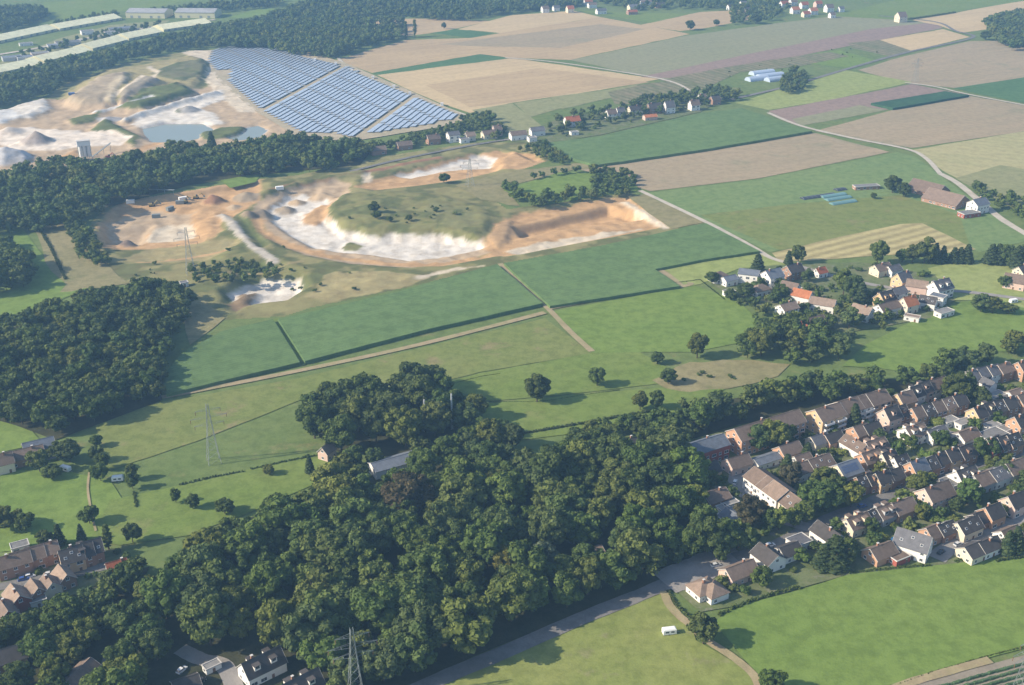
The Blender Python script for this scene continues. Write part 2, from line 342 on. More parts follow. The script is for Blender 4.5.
FIELDS = [
 ('meadow','green meadow beyond the long pale sheds',[(30,14),(45,2),(150,-4),(230,-6),(150,8),(110,12),(60,20)],'grass'),
 ('meadow','green meadow right of the pale halls',[(228,17),(262,8),(285,10),(262,15),(240,18)],'bright'),
 ('meadow','grass lane between the pale sheds',[(0,62),(60,38),(110,25),(170,20),(160,27),(90,42),(40,56),(0,72)],'palegreen'),
 ('stubble_field','tan field behind the two poplars',[(342,27),(365,18),(440,19),(492,21),(440,32),(406,36),(352,30)],'tan'),
 ('meadow','thin green strip at the top edge',[(400,4),(440,-2),(450,-1),(405,6)],'lime'),
 ('stubble_field','pale tan field along the top edge of the wood',[(455,30),(512,15),(575,11),(600,17),(500,33),(470,30)],'tan2'),
 ('crop_field','small dark green crop patch near the poplars',[(430,33),(455,29),(494,33),(471,38)],'beet'),
 ('stubble_field','broad tan field above the green strip',[(336,60),(405,40),(470,38),(500,33),(600,17),(690,34),(570,60),(512,58),(480,54),(372,73)],'tan'),
 ('ploughed_field','brown band crossing the tan stubble',[(440,44),(520,34),(600,24),(645,29),(560,48),(470,46)],'brown'),
 ('crop_field','long green strip between two tan fields',[(372,73),(480,54),(512,58),(392,77)],'beet'),
 ('stubble_field','large tan field right of the solar park',[(377,75),(512,58),(660,79),(600,90),(510,103),(470,113),(440,103),(405,88)],'tan2'),
 ('ploughed_field','brown half of the tan field by the solar park',[(425,85),(540,68),(650,82),(560,95),(500,104),(470,107)],'tan'),
 ('ploughed_field','wide grey brown field in the top centre',[(570,60),(690,35),(840,15),(935,23),(940,28),(760,62),(690,78),(660,79)],'olive'),
 ('ploughed_field','purple brown soil strip in the wide field',[(640,77),(768,50),(870,29),(935,22),(943,28),(880,40),(768,62),(690,79)],'purple'),
 ('stubble_field','tan field beside the top village',[(640,25),(700,12),(740,10),(760,18),(700,29),(680,31)],'tan'),
 ('meadow','green strip below the top village',[(575,10),(620,12),(690,14),(650,23),(610,16)],'grass'),
 ('meadow','green meadow in the top right corner',[(830,16),(870,6),(920,-6),(1060,-10),(1024,1),(960,11),(900,20)],'grass'),
 ('stubble_field','tan field in the top right corner',[(912,20),(955,13),(1060,-6),(1060,38),(995,28),(960,33),(938,25)],'tan2'),
 ('allotment_garden','narrow garden plots beside the lane',[(848,43),(880,40),(912,51),(895,57),(852,48)],'allot'),
 ('stubble_field','tan field in the bend of the lane',[(880,40),(943,29),(970,37),(912,51)],'tan2'),
 ('meadow','small bright green field by the greenhouse farm',[(806,55),(840,50),(877,61),(850,68),(800,63)],'bright'),
 ('ploughed_field','large brown field right of the lane',[(858,70),(905,56),(970,41),(1005,41),(1060,52),(1060,72),(955,88),(905,83)],'brown'),
 ('crop_field','green field at the right edge below the brown field',[(953,88),(1060,72),(1060,110),(975,93)],'beet'),
 ('crop_field','lime green field below the greenhouse farm',[(735,103),(768,93),(800,82),(845,70),(912,82),(890,87),(830,100),(768,110)],'lime'),
 ('ploughed_field','brown strip below the lime field',[(768,111),(840,98),(912,84),(968,95),(890,109),(800,126)],'purple'),
 ('crop_field','dark brown patch beside the maize strip',[(792,119),(860,105),(886,110),(800,126)],'olive'),
 ('ploughed_field','big brown field above the bend of the track',[(815,131),(892,110),(970,96),(1060,112),(1060,126),(912,148)],'brown'),
 ('straw_field','yellow striped field at the right edge',[(912,150),(1060,125),(1060,215),(1000,200),(945,172)],'straw'),
 ('meadow','green wedge below the yellow striped field',[(955,178),(1000,165),(1060,175),(1060,225),(1010,207)],'palegreen'),
 ('stubble_field','greyish tan field below the tall green crop',[(575,168),(614,162),(815,133),(890,152),(760,178),(650,191)],'brown'),
 ('meadow','broad green meadow beside the farm',[(648,193),(760,179),(897,152),(915,156),(950,183),(1030,240),(980,252),(905,222),(780,250),(770,252),(706,221)],'meadow2'),
 ('meadow','worn olive part of the broad meadow',[(700,215),(800,203),(900,195),(960,215),(970,246),(922,223),(780,250)],'pasture'),
 ('hay_field','mown hay field with swaths above the mid village',[(772,253),(830,239),(900,224),(922,223),(976,249),(966,252),(870,256),(820,260),(780,262)],'hay'),
 ('crop_field','pale garden plots at the far hamlet',[(514,103),(550,98),(562,108),(530,117)],'palegreen'),
 ('meadow','pale meadow behind the far hamlet',[(550,97),(606,90),(640,84),(610,98),(562,109)],'palegreen'),
 ('allotment_garden','striped allotments behind the far hamlet',[(608,92),(650,83),(700,78),(690,95),(640,104),(615,104)],'allot'),
 ('allotment_garden','striped garden land left of the greenhouses',[(660,80),(700,72),(768,60),(830,52),(850,56),(800,66),(740,72),(700,90)],'allot'),
 ('meadow','pale meadow beside the solar park corner',[(472,110),(512,103),(542,126),(530,135),(505,132)],'palegreen'),
 ('meadow','pale strip between sand strip and orchard',[(455,185),(510,172),(575,163),(612,162),(520,183),(500,186),(520,206),(482,200)],'dry'),
 ('orchard_lawn','bright lawn inside the square orchard',[(503,190),(560,172),(625,172),(640,190),(540,206)],'bright'),
 ('meadow','rough grass wedge beside the farm track',[(628,197),(646,194),(706,222),(672,229)],'dry'),
 ('meadow','pale grass strip above the mid village',[(655,270),(700,262),(762,252),(780,262),(800,266),(740,268),(700,284),(680,288)],'lime'),
 ('meadow','green meadow left of the mid village',[(548,312),(680,288),(690,284),(738,300),(760,322),(745,342),(690,352),(640,352),(592,353)],'bright'),
 ('pasture','long pasture below the maize field',[(95,425),(160,402),(300,378),(545,318),(592,353),(480,372),(430,385),(300,400),(200,440),(110,470)],'pasture'),
 ('meadow','meadow strip beside the round grove',[(440,384),(480,373),(592,353),(640,352),(690,380),(560,395),(500,400),(480,400)],'grass'),
 ('meadow','meadow between grove and village trees',[(482,404),(560,396),(700,384),(735,380),(700,410),(600,430),(520,440),(486,438)],'grass'),
 ('meadow','dry slope below the mid village trees',[(652,380),(690,362),(735,360),(790,364),(778,376),(740,386),(690,392),(665,388)],'dry'),
 ('meadow','bright green meadow at the left edge below the dark wood',[(0,470),(60,470),(110,480),(130,512),(90,540),(0,552)],'bright'),
 ('meadow','green meadow below the dark hedge line',[(110,500),(180,485),(330,450),(345,470),(260,508),(190,535),(120,545),(90,540)],'grass'),
 ('meadow','bright meadow beside the left edge wood',[(0,232),(22,228),(48,262),(95,285),(60,300),(0,322)],'bright'),
 ('meadow','brown meadow inside the left tree belt',[(32,222),(60,218),(75,235),(80,262),(100,285),(70,288),(45,262)],'dry'),
 ('meadow','rough grass slope between quarry and dark wood',[(60,292),(88,250),(130,284),(192,294),(225,318),(190,345),(180,300),(140,282)],'dry'),
 ('meadow','small bright meadow at the far left houses',[(0,412),(18,415),(40,440),(20,448),(0,452)],'bright'),
 ('meadow','green glade in the dark belt above the quarry',[(218,178),(240,170),(262,172),(256,182),(230,188)],'bright'),
 ('meadow','large bright green field at the bottom right',[(714,622),(735,606),(800,590),(850,574),(1024,556),(1090,552),(1090,640),(1024,648),(885,686),(860,720),(770,700),(752,668)],'bright'),
 ('meadow','yellowish pasture along the bottom road',[(380,712),(500,658),(600,616),(664,590),(690,622),(696,640),(752,672),(760,720)],'bottompast'),
 ('nursery_field','nursery beds in the bottom right corner',[(868,712),(892,690),(1024,655),(1090,636),(1090,712)],'nursery'),
 ('meadow','green meadow between mid village and lower village',[(842,366),(865,345),(900,327),(960,302),(1090,286),(1090,350),(985,352),(955,368),(920,374),(880,368)],'bright'),
 ('meadow','yellow green meadow right of the mid village',[(928,268),(960,262),(1024,262),(1060,270),(1060,320),(1000,300),(950,300),(935,285)],'lime'),
 ('village_gardens','garden ground of the mid village',[(712,285),(760,266),(860,262),(935,275),(955,300),(930,318),(850,332),(800,328),(740,300)],'village'),
 ('village_gardens','garden ground of the large lower village',[(684,440),(740,428),(830,415),(930,388),(960,385),(1040,362),(1100,362),(1100,552),(1024,556),(850,574),(800,588),(735,606),(700,612),(676,590),(720,560),(730,530),(690,495)],'village'),
 ('village_gardens','garden ground of the lower left hamlet',[(0,575),(60,552),(120,548),(135,565),(90,600),(0,640)],'village'),
 ('village_gardens','garden ground of the far hamlet',[(505,140),(560,118),(640,104),(730,95),(700,112),(600,135),(540,145)],'village'),
 ('garden_lawn','lawn around the houses at the bottom edge',[(170,700),(190,655),(260,650),(330,672),(330,700)],'garden'),
]
for n_, lab, poly, m_ in FIELDS: field(n_, lab, poly, FM[m_], 0.0, 2.6 if m_ in ('dry',) else .5)
MAIZE = [
 ('maize_field','tall green maize field in the middle of the left half',[(166,394),(163,375),(183,352),(222,331),(273,319),(300,362)],'maize2',2.2),
 ('maize_field','long green maize field below the white sand pit',[(278,319),(400,291),(497,264),(543,303),(420,331),(305,361)],'maize',2.2),
 ('maize_field','green maize field below the orange pit',[(504,263),(600,246),(672,230),(706,223),(760,251),(700,260),(655,269),(680,286),(620,295),(550,306)],'maize',2.0),
 ('maize_field','tall green crop below the far hamlet',[(545,143),(600,136),(700,113),(742,108),(812,131),(700,150),(596,165),(572,158)],'maize',2.4),
 ('maize_field','dark green maize strip on the brown field',[(871,103),(945,91),(969,95),(893,108)],'dark',2.4),
]
for n_, lab, poly, m_, hz in MAIZE: field(n_, lab, poly, FM[m_], hz, .35)
field('grass_strip', 'light green strip between the two maize fields', [(273,319),(279,318),(306,361),(300,362)], FM['grass'])
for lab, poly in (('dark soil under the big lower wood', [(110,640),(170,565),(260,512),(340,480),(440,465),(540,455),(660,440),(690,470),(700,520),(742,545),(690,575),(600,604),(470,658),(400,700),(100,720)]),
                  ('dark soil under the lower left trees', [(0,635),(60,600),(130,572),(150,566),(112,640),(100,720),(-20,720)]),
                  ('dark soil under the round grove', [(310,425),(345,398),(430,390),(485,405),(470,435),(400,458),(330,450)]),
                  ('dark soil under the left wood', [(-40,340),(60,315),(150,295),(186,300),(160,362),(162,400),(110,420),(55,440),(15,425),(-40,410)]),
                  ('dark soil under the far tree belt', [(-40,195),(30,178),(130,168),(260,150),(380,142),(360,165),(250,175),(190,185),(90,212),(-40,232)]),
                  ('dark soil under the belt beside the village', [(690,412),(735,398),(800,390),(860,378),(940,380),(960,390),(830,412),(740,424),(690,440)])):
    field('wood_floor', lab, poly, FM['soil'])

# tracks and roads
ROADG = []
for n_, lab, pts, w, m_ in (
 ('field_track','earth track along the lower edge of the maize',[(162,398),(300,371),(420,345),(545,313)],4.0,'track'),
 ('field_track','earth path between two maize fields and meadow',[(500,264),(524,286),(548,309),(570,332),(592,352)],3.6,'track'),
 ('field_track','earth path below the right maize field',[(548,309),(600,300),(682,287),(690,283)],3.6,'track'),
 ('field_track','short earth path to the mid village',[(654,268),(668,276),(682,288)],5.0,'track'),
 ('farm_track','pale concrete farm track below the orchard',[(640,191),(705,222),(750,246),(770,258),(790,264)],4.2,'gravel'),
 ('farm_track','pale track bending past the yellow field',[(768,113),(800,126),(850,138),(905,149),(925,158),(940,174)],4.5,'gravel'),
 ('road','grey farm road at the right edge',[(940,174),(958,184),(985,206),(1005,222),(1050,248)],6,'gravel'),
 ('lane','dark lane crossing the top right fields',[(730,100),(790,86),(848,69),(905,53),(972,38),(955,31),(935,22),(880,16)],5,'road'),
 ('farm_track','pale track between the top tan fields',[(505,58),(560,63),(660,79),(690,91)],4,'gravel'),
 ('farm_track','pale track right of the solar park',[(338,58),(352,70),(400,90),(440,106),(470,117)],4,'gravel'),
 ('field_track','pale track along the right brown field',[(905,83),(935,87),(970,95),(1060,112)],4,'gravel'),
 ('road','grey road along the lower edge of the big wood',[(380,708),(440,680),(500,655),(580,620),(640,596),(684,577)],6.5,'road'),
 ('village_square','wide grey junction beside the white bungalow',[(664,584),(690,574),(716,563),(742,557)],15,'paving'),
 ('village_street','village street running through the lower village',[(735,559),(775,547),(815,526),(860,508),(910,487),(950,474),(985,462),(1050,446)],6.5,'road'),
 ('village_street','curved street in front of the long white flats',[(812,529),(786,522),(762,508),(745,496),(736,486),(738,474),(756,468),(800,458)],6.0,'paving'),
 ('village_street','upper village street below the terraces',[(800,458),(838,446),(862,440),(885,432),(915,424),(960,420),(1050,420)],5.5,'paving'),
 ('village_street','side street in the right part of the village',[(940,432),(970,440),(1010,452)],5.5,'paving'),
 ('village_street','street end at the bright field',[(936,560),(950,548),(975,537),(1010,524),(1060,514)],7,'paving'),
 ('country_lane','lane in the shade at the lower left corner',[(98,700),(108,668),(113,648)],5,'road'),
 ('driveway','driveway at the white house on the bottom edge',[(238,700),(225,668),(200,660),(180,650)],6,'paving'),
 ('garden_path','double earth track curving past the white bungalow',[(664,592),(668,604),(678,616),(690,626),(705,640),(735,660),(756,680),(760,705)],3.2,'track'),
 ('village_street','street at the lower left hamlet',[(-10,590),(40,580),(78,574),(110,566)],5,'road'),
 ('village_street','street through the mid village',[(790,264),(830,276),(870,285),(905,290),(960,292),(1024,300)],4.5,'paving'),
 ('field_track','worn path up the left meadow',[(90,470),(88,490),(92,515),(96,532)],1.0,'track'),
 ('field_track','bare earth strip above the nursery rows',[(872,702),(900,687),(950,672),(990,661)],3.4,'track'),
 ('lane','lane behind the houses above the quarry',[(350,172),(400,160),(470,146),(520,138)],4,'road'),
 ('shed_road','pale road between the long sheds',[(-20,58),(40,48),(90,38),(160,26),(215,20)],8,'gravel'),
): ROADG.append((ribbon(n_, lab, pts, w, FM[m_]), w))

# crop rows of the nursery: ridges the photograph shows one by one
nb = [P(x, y) for x, y in ((868,712),(892,690),(1024,655),(1090,636),(1090,712))]
a0, a1 = P(888,690), P(1040,648); ad = (a1-a0).normalized(); an = Vector((ad.y, -ad.x, 0))
rowmat = f_('nursery_plants', (.055,.10,.05), (.08,.13,.06), 33, 0, 0, 6, .2, .4)
root = empty('nursery_bed', a0); tag(root, 'dark green nursery rows in the bottom right corner', 'plants')
for k in range(15):
    s = 5.0 + k*2.3; mb = MB(); pr = random.Random(k); n = 60; L = 95
    for i in range(n):
        t = -6 + L*i/n; w = .72+pr.uniform(-.12,.16); hh = .75+pr.uniform(-.2,.25); l2 = L/n*.62
        c = ad*t + an*s
        mb.add([c+ad*(-l2)+an*w, c+ad*l2+an*w, c+ad*l2-an*w, c-ad*l2-an*w, c-ad*l2*.6+an*w*.5+Vector((0,0,hh)), c+ad*l2*.6+an*w*.5+Vector((0,0,hh)), c+ad*l2*.6-an*w*.5+Vector((0,0,hh)), c-ad*l2*.6-an*w*.5+Vector((0,0,hh))],
               [(4,5,6,7),(0,1,5,4),(1,2,6,5),(2,3,7,6),(3,0,4,7)])
    o = mb.build('plant_row', rowmat, root); o.location.z = .2

# ---------------------------------------------------------------- quarries
def sand_mat():
    t = NT('quarry_ground'); p = t.pos()
    c = t.n('ShaderNodeAttribute', attribute_name='soil').outputs['Color']
    g = t.noise(p, .12, 6, .7); g2 = t.noise(p, .9, 4, .7)
    col = t.mix(t.math('MULTIPLY', t.ramp(g, .42, .68), .38), c, t.mix(.5, t.mix(1.0, c, (.62,.52,.42), 'MULTIPLY'), (.20,.15,.09)))
    col = t.mix(t.math('MULTIPLY', t.ramp(g2, .5, .75), .25), col, t.mix(1.0, col, (.5,.5,.5), 'MULTIPLY'))
    t.bsdf(col, .95, .05, t.bump(t.math('ADD', g, g2), .6, .5))
    return t.m
M['sand'] = sand_mat()
S_OR, S_TAN, S_PALE, S_WHITE, S_GREY = (.47,.30,.155), (.43,.325,.215), (.56,.48,.365), (.62,.575,.51), (.42,.40,.39)
S_RED, S_OLIVE, S_GREEN, S_DRY = (.27,.15,.09), (.20,.195,.08), (.115,.14,.05), (.31,.265,.13)
def quarry(name, label, polyg, zones, step, seed):
    xs = [p[0] for p in polyg]; ys = [p[1] for p in polyg]
    gx = np.arange(min(xs)-8, max(xs)+8, step); gy = np.arange(min(ys)-8, max(ys)+8, step)
    X, Y = np.meshgrid(gx, gy); sdist = poly_sd(X, Y, polyg)
    Z = np.zeros(X.shape); C = np.zeros(X.shape+(3,)); C[:] = S_OLIVE
    n1 = fbm(X, Y, 18, seed, 5) - .5; n2 = fbm(X, Y, 7, seed+5, 3) - .5; n3 = fbm(X, Y, 45, seed+9, 3)
    C = C*(1-.6*n3[...,None]) + np.array(S_DRY)*(.6*n3[...,None])
    Z += n1*1.2
    for zn in zones:
        kind, pts, z, col, fall = zn[:5]
        if kind == 'cone':                      # heap: px, py of its foot centre, radius
            c = P(pts[0], pts[1], 0); r = pts[2]; e = pts[3] if len(pts) > 3 else 1.0
            d = np.hypot((X-c.x), (Y-c.y)/e); w = np.clip(1-d/r + n2*.25, 0, 1)
            add = z*w; Z = Z + add*(w > 0)
            if col is not None:
                k = sstep(w*5)[...,None]; C = C*(1-k)+np.array(col)*k
            continue
        zz = z if z is not None else 0
        g = [tuple(P(x, y, zz)[:2]) for x, y in pts]
        if kind == 'line':
            w0 = zn[5]; d = w0 - line_d(X, Y, g)
        else:
            d = poly_sd(X, Y, g)
        d = d + n1*fall*.55 + n2*fall*.3
        if z is not None:
            w = sstep(d/fall*.5+.5); Z = Z*(1-w) + (z + n2*1.6 + n1*1.2)*w
        if col is not None:
            k = sstep((d+n2*5)/3.0+.5)[...,None]; C = C*(1-k)+np.array(col)*k
    gr = ((C[...,1] > C[...,0]*.9) & (C[...,0] < .36))*1.0
    pat = sstep((fbm(X, Y, 13, seed+31, 4)-.50)/.10)*gr*.75
    C = C*(1-pat[...,None]) + np.array((.095,.115,.045))*pat[...,None]
    C = C*(.78+.44*fbm(X, Y, 5, seed+41, 3)[...,None])
    edge = sstep((sdist-1.0)/7.0)
    Z = Z*edge + .05
    Z = np.where(sdist < 1.0, .05, Z)
    keepv = sdist > -4
    q = keepv[:-1,:-1] & keepv[1:,:-1] & keepv[:-1,1:] & keepv[1:,1:]
    idx = -np.ones(X.shape, np.int64); used = np.zeros(X.shape, bool)
    for a, b_ in ((0,0),(1,0),(0,1),(1,1)): used[a:X.shape[0]-1+a, b_:X.shape[1]-1+b_] |= q
    idx[used] = np.arange(used.sum())
    V = np.stack([X[used], Y[used], Z[used]], 1)
    Fq = np.stack([idx[:-1,:-1][q], idx[:-1,1:][q], idx[1:,1:][q], idx[1:,:-1][q]], 1)
    me = bpy.data.meshes.new(name); me.from_pydata(V.tolist(), [], Fq.tolist()); me.materials.append(M['sand'])
    at = me.color_attributes.new('soil', 'FLOAT_COLOR', 'POINT')
    c4 = np.ones((len(V), 4), np.float32); c4[:,:3] = np.clip(C[used], .01, .9); at.data.foreach_set('color', c4.ravel())
    me.polygons.foreach_set('use_smooth', [True]*len(me.polygons))
    return tag(link(name, me), label, None, None, 'structure')

Z1 = [
 ('poly', [(95,232),(115,207),(165,197),(238,186),(262,182),(262,200),(240,214),(222,226),(205,243),(185,250),(120,252),(98,247)], -2.5, S_OR, 9),
 ('poly', [(105,226),(150,212),(195,214),(188,226),(150,232),(110,238)], -4.5, S_TAN, 6),
 ('poly', [(108,238),(150,231),(147,247),(138,252),(112,250)], -8.5, S_TAN, 7),
 ('poly', [(146,246),(152,232),(168,226),(192,228),(197,241),(175,245)], -6.5, S_PALE, 7),
 ('poly', [(150,248),(200,243),(240,240),(250,256),(210,262),(160,264),(120,262)], -2.0, S_DRY, 8),
 ('line', [(140,262),(190,255),(230,248)], None, S_OR, 3, 2.0),
 ('poly', [(200,222),(216,214),(222,232),(210,240)], -1.0, S_OR, 5),
 ('poly', [(240,240),(262,250),(300,262),(340,268),(330,288),(270,300),(225,300),(200,285),(205,262)], 1.0, S_OLIVE, 9),
 ('poly', [(235,272),(262,264),(282,268),(262,282),(240,288)], -2.0, S_GREEN, 6),
 # big white pit with its terraces
 ('poly', [(252,208),(280,192),(330,182),(352,184),(348,205),(330,214),(360,226),(430,226),(470,234),(500,250),(470,262),(410,270),(350,266),(300,256),(270,240)], -3.0, S_TAN, 7),
 ('poly', [(268,214),(290,199),(318,197),(330,204),(322,222),(345,228),(366,234),(430,231),(442,238),(470,240),(487,251),(450,259),(412,264),(375,258),(338,255),(312,250),(290,238),(274,226)], -6.0, S_WHITE, 4),
 ('poly', [(302,216),(322,204),(336,207),(330,216),(316,224),(304,224)], -4.0, S_OR, 4),
 ('poly', [(342,247),(352,243),(362,246),(356,250),(344,251)], -5.5, S_OLIVE, 3),
 ('line', [(256,214),(262,232),(290,247),(330,256),(390,264),(440,266),(490,257),(540,248),(600,238),(640,230)], -2.6, S_OR, 5, 4.2),
 ('line', [(222,214),(236,228),(252,246),(274,261)], .8, (.44,.40,.34), 4, 3.4),
 ('poly', [(238,218),(250,222),(268,246),(262,250),(246,234)], -2.0, S_GREEN, 4),
 ('line', [(230,274),(262,270),(300,262)], None, S_DRY, 4, 2.5),
 # grassy hill in the middle
 ('poly', [(326,205),(345,192),(380,190),(440,194),(480,206),(494,222),(478,236),(440,230),(366,230),(345,226),(332,216)], 1.5, S_OLIVE, 6),
 ('poly', [(345,208),(372,198),(400,205),(385,220),(350,222)], 2.6, (.20,.20,.08), 8),
 ('poly', [(430,200),(465,208),(482,224),(455,228),(425,215)], 2.4, (.19,.19,.085), 8),
 # long upper sand strip
 ('poly', [(352,188),(400,174),(470,156),(500,152),(535,156),(546,165),(505,171),(462,181),(420,187),(375,192)], -2.5, S_OR, 6),
 ('poly', [(395,178),(440,168),(478,157),(497,160),(490,170),(450,172),(410,180)], -4.5, S_WHITE, 4),
 ('poly', [(362,183),(366,172),(372,172),(370,182)], -1.0, S_PALE, 3),
 ('poly', [(496,160),(515,150),(542,164),(520,168),(500,168)], 1.0, S_OR, 5),
 ('line', [(262,196),(290,187),(326,181)], -2.0, S_RED, 5, 5.0),
 ('line', [(330,176),(380,168),(440,156)], 1.5, S_RED, 5, 3.5),
 ('line', [(262,192),(300,180),(360,170)], 2.5, S_OLIVE, 5, 3.0),
 # orange pit
 ('poly', [(482,248),(494,226),(520,214),(560,208),(628,199),(668,228),(600,240),(505,258)], -2.2, S_OR, 6),
 ('poly', [(516,236),(560,226),(608,215),(624,218),(650,226),(600,233),(560,237),(522,245)], -8.5, S_OR, 3),
 ('poly', [(505,252),(560,240),(640,230),(600,239),(520,256)], -2.5, S_PALE, 4),
 ('line', [(626,202),(645,214),(666,228)], -.4, S_PALE, 3, 3.0),
 ('poly', [(488,236),(500,222),(512,220),(508,240),(498,246)], -.5, (.37,.25,.14), 3),
 # small white pit at the bottom
 ('poly', [(226,300),(262,284),(300,286),(306,296),(285,308),(250,312),(230,310)], -6.5, S_WHITE, 6),
 ('poly', [(222,305),(240,292),(256,290),(250,306),(236,314)], -2.0, (.23,.165,.10), 5),
 ('poly', [(305,296),(330,272),(380,270),(430,276),(400,286),(330,300)], .8, S_DRY, 7),
 ('line', [(420,278),(450,270),(482,266)], None, S_PALE, 4, 2.2),
 ('cone', (213,199,9), 6.5, S_RED, 0), ('cone', (246,196,12), 5.5, (.30,.24,.17), 0), ('cone', (262,211,9), 4.5, (.31,.25,.18), 0),
 ('cone', (250,214,8), 4.0, (.28,.22,.15), 0), ('cone', (285,204,9), 4, (.32,.26,.19), 0), ('cone', (128,241,7), 5, (.20,.155,.13), 0),
 ('cone', (318,192,9), 4, S_TAN, 0), ('cone', (296,196,8), 3.5, S_TAN, 0), ('cone', (180,206,6), 2.0, S_OR, 0), ('cone', (233,205,6), 2.5, S_TAN, 0),
]
quarry('sand_quarry', 'terraced sand quarry with white floor and orange banks', Q1g, Z1, 1.7, 3)
Z2 = [
 ('poly', [(-40,170),(-40,122),(50,100),(120,100),(160,98),(215,85),(262,113),(300,137),(250,140),(210,146),(130,164),(60,172)], 0.0, S_TAN, 8),
 ('poly', [(62,97),(80,82),(110,68),(140,64),(190,54),(208,56),(206,72),(190,88),(150,96),(110,104),(80,102)], 4.0, S_DRY, 10),
 ('poly', [(66,96),(96,76),(128,69),(122,82),(104,100),(80,100)], 9.0, (.36,.29,.20), 9),
 ('poly', [(103,98),(110,84),(122,72),(128,76),(116,88),(112,99)], 9.0, (.52,.43,.29), 6),
 ('poly', [(120,86),(140,72),(160,77),(142,88),(120,97)], 11.0, (.27,.235,.18), 8),
 ('poly', [(118,103),(150,86),(176,80),(196,88),(170,96),(140,104)], 9.0, S_GREEN, 9),
 ('poly', [(150,72),(175,62),(204,57),(206,70),(185,80),(160,76)], 6.0, (.15,.15,.08), 8),
 ('line', [(112,104),(135,92),(158,78),(150,70)], None, S_PALE, 3, 3.0),
 ('poly', [(176,50),(214,50),(224,76),(236,90),(262,112),(240,112),(214,92),(205,80),(210,64)], 0.5, S_PALE, 6),
 ('poly', [(130,124),(150,112),(190,100),(222,90),(226,98),(200,108),(215,114),(225,124),(180,125),(140,127)], 1.0, S_WHITE, 6),
 ('line', [(124,117),(160,105),(215,90)], 5.5, S_WHITE, 6, 3.5),
 ('line', [(98,110),(120,106),(150,100)], 4.0, (.55,.54,.52), 6, 5.0),
 ('cone', (188,112,14), 5.0, (.30,.29,.28), 0),
 ('poly', [(66,118),(100,112),(96,120),(74,124)], 2.5, S_GREEN, 5),
 ('poly', [(90,128),(105,118),(122,126),(140,134),(134,144),(120,136),(95,132)], 3.5, S_GREEN, 6),
 ('poly', [(0,112),(20,98),(45,97),(50,106),(30,116),(0,118)], 4.0, S_WHITE, 8),
 ('poly', [(-30,120),(-10,106),(12,108),(20,116),(0,122)], 4.0, (.55,.54,.52), 8),
 ('poly', [(-10,142),(0,130),(30,126),(60,130),(110,132),(134,138),(120,145),(80,146),(60,150),(20,150)], 1.0, (.66,.58,.49), 7),
 ('cone', (37,143,15), 10.0, (.36,.31,.28), 0), ('cone', (6,160,24), 13.0, (.46,.45,.45), 0), ('cone', (8,134,16), 6.0, (.60,.52,.44), 0),
 ('cone', (110,120,14), 3, (.40,.38,.36), 0),
 ('poly', [(55,158),(75,150),(80,154),(62,162)], 1.0, S_OR, 4),
 ('line', [(95,166),(135,152),(160,142)], None, S_OR, 4, 5.0),
 ('poly', [(142,130),(165,125),(204,125),(214,131),(205,139),(180,144),(152,144),(146,138)], -2.5, S_GREY, 5),
 ('poly', [(222,139),(236,131),(258,127),(268,132),(260,139),(240,142)], -2.5, S_GREY, 5),
 ('poly', [(200,132),(225,126),(246,126),(240,132),(215,139),(202,139)], 1.2, S_GREEN, 4),
]
quarry('gravel_works', 'pale gravel works with heaps beside the solar park', Q2g, Z2, 2.2, 11)
def water_mat():
    t = NT('pond_water'); n = t.noise(t.pos(), .6, 3)
    t.bsdf((.21,.235,.20), .15, .4, t.bump(n, .15, .1)); return t.m
M['water'] = water_mat()
for lab, poly in (('grey green pond beside the gravel heaps', [(138,128),(165,122),(206,122),(216,130),(206,140),(180,146),(150,146),(142,140)]),
                  ('small pale pond left of the solar park', [(218,140),(236,130),(260,125),(270,132),(262,140),(240,143)])):
    o = MB().add([P(x, y, -1.3) for x, y in poly], [tuple(range(len(poly)))[::-1]]).build('pond', M['water'])
    if o.data.polygons[0].normal.z < 0: o.data.flip_normals()
    tag(o, lab, None, None, 'structure')

# ---------------------------------------------------------------- trees
def rot_rand(r):
    v = r.normal(size=3); return v/np.linalg.norm(v)
ICO_V = None
def ico():
    t = (1+5**.5)/2
    v = np.array([(-1,t,0),(1,t,0),(-1,-t,0),(1,-t,0),(0,-1,t),(0,1,t),(0,-1,-t),(0,1,-t),(t,0,-1),(t,0,1),(-t,0,-1),(-t,0,1)], float)
    v /= np.linalg.norm(v[0])
    f = np.array([(0,11,5),(0,5,1),(0,1,7),(0,7,10),(0,10,11),(1,5,9),(5,11,4),(11,10,2),(10,7,6),(7,1,8),(3,9,4),(3,4,2),(3,2,6),(3,6,8),(3,8,9),(4,9,5),(2,4,11),(6,2,10),(8,6,7),(9,8,1)])
    return v, f
ICO = ico()
def ico2():
    v, f = ICO; vs = [tuple(a) for a in v]; cache = {}
    def mid(a, b_):
        k = (min(a,b_), max(a,b_))
        if k not in cache:
            m = (np.array(vs[a])+np.array(vs[b_])); m /= np.linalg.norm(m); vs.append(tuple(m)); cache[k] = len(vs)-1
        return cache[k]
    fs = []
    for a, b_, c in f:
        x, y, z = mid(a,b_), mid(b_,c), mid(c,a); fs += [(a,x,z),(x,b_,y),(z,y,c),(x,y,z)]
    return np.array(vs), np.array(fs)
ICO2 = ico2()
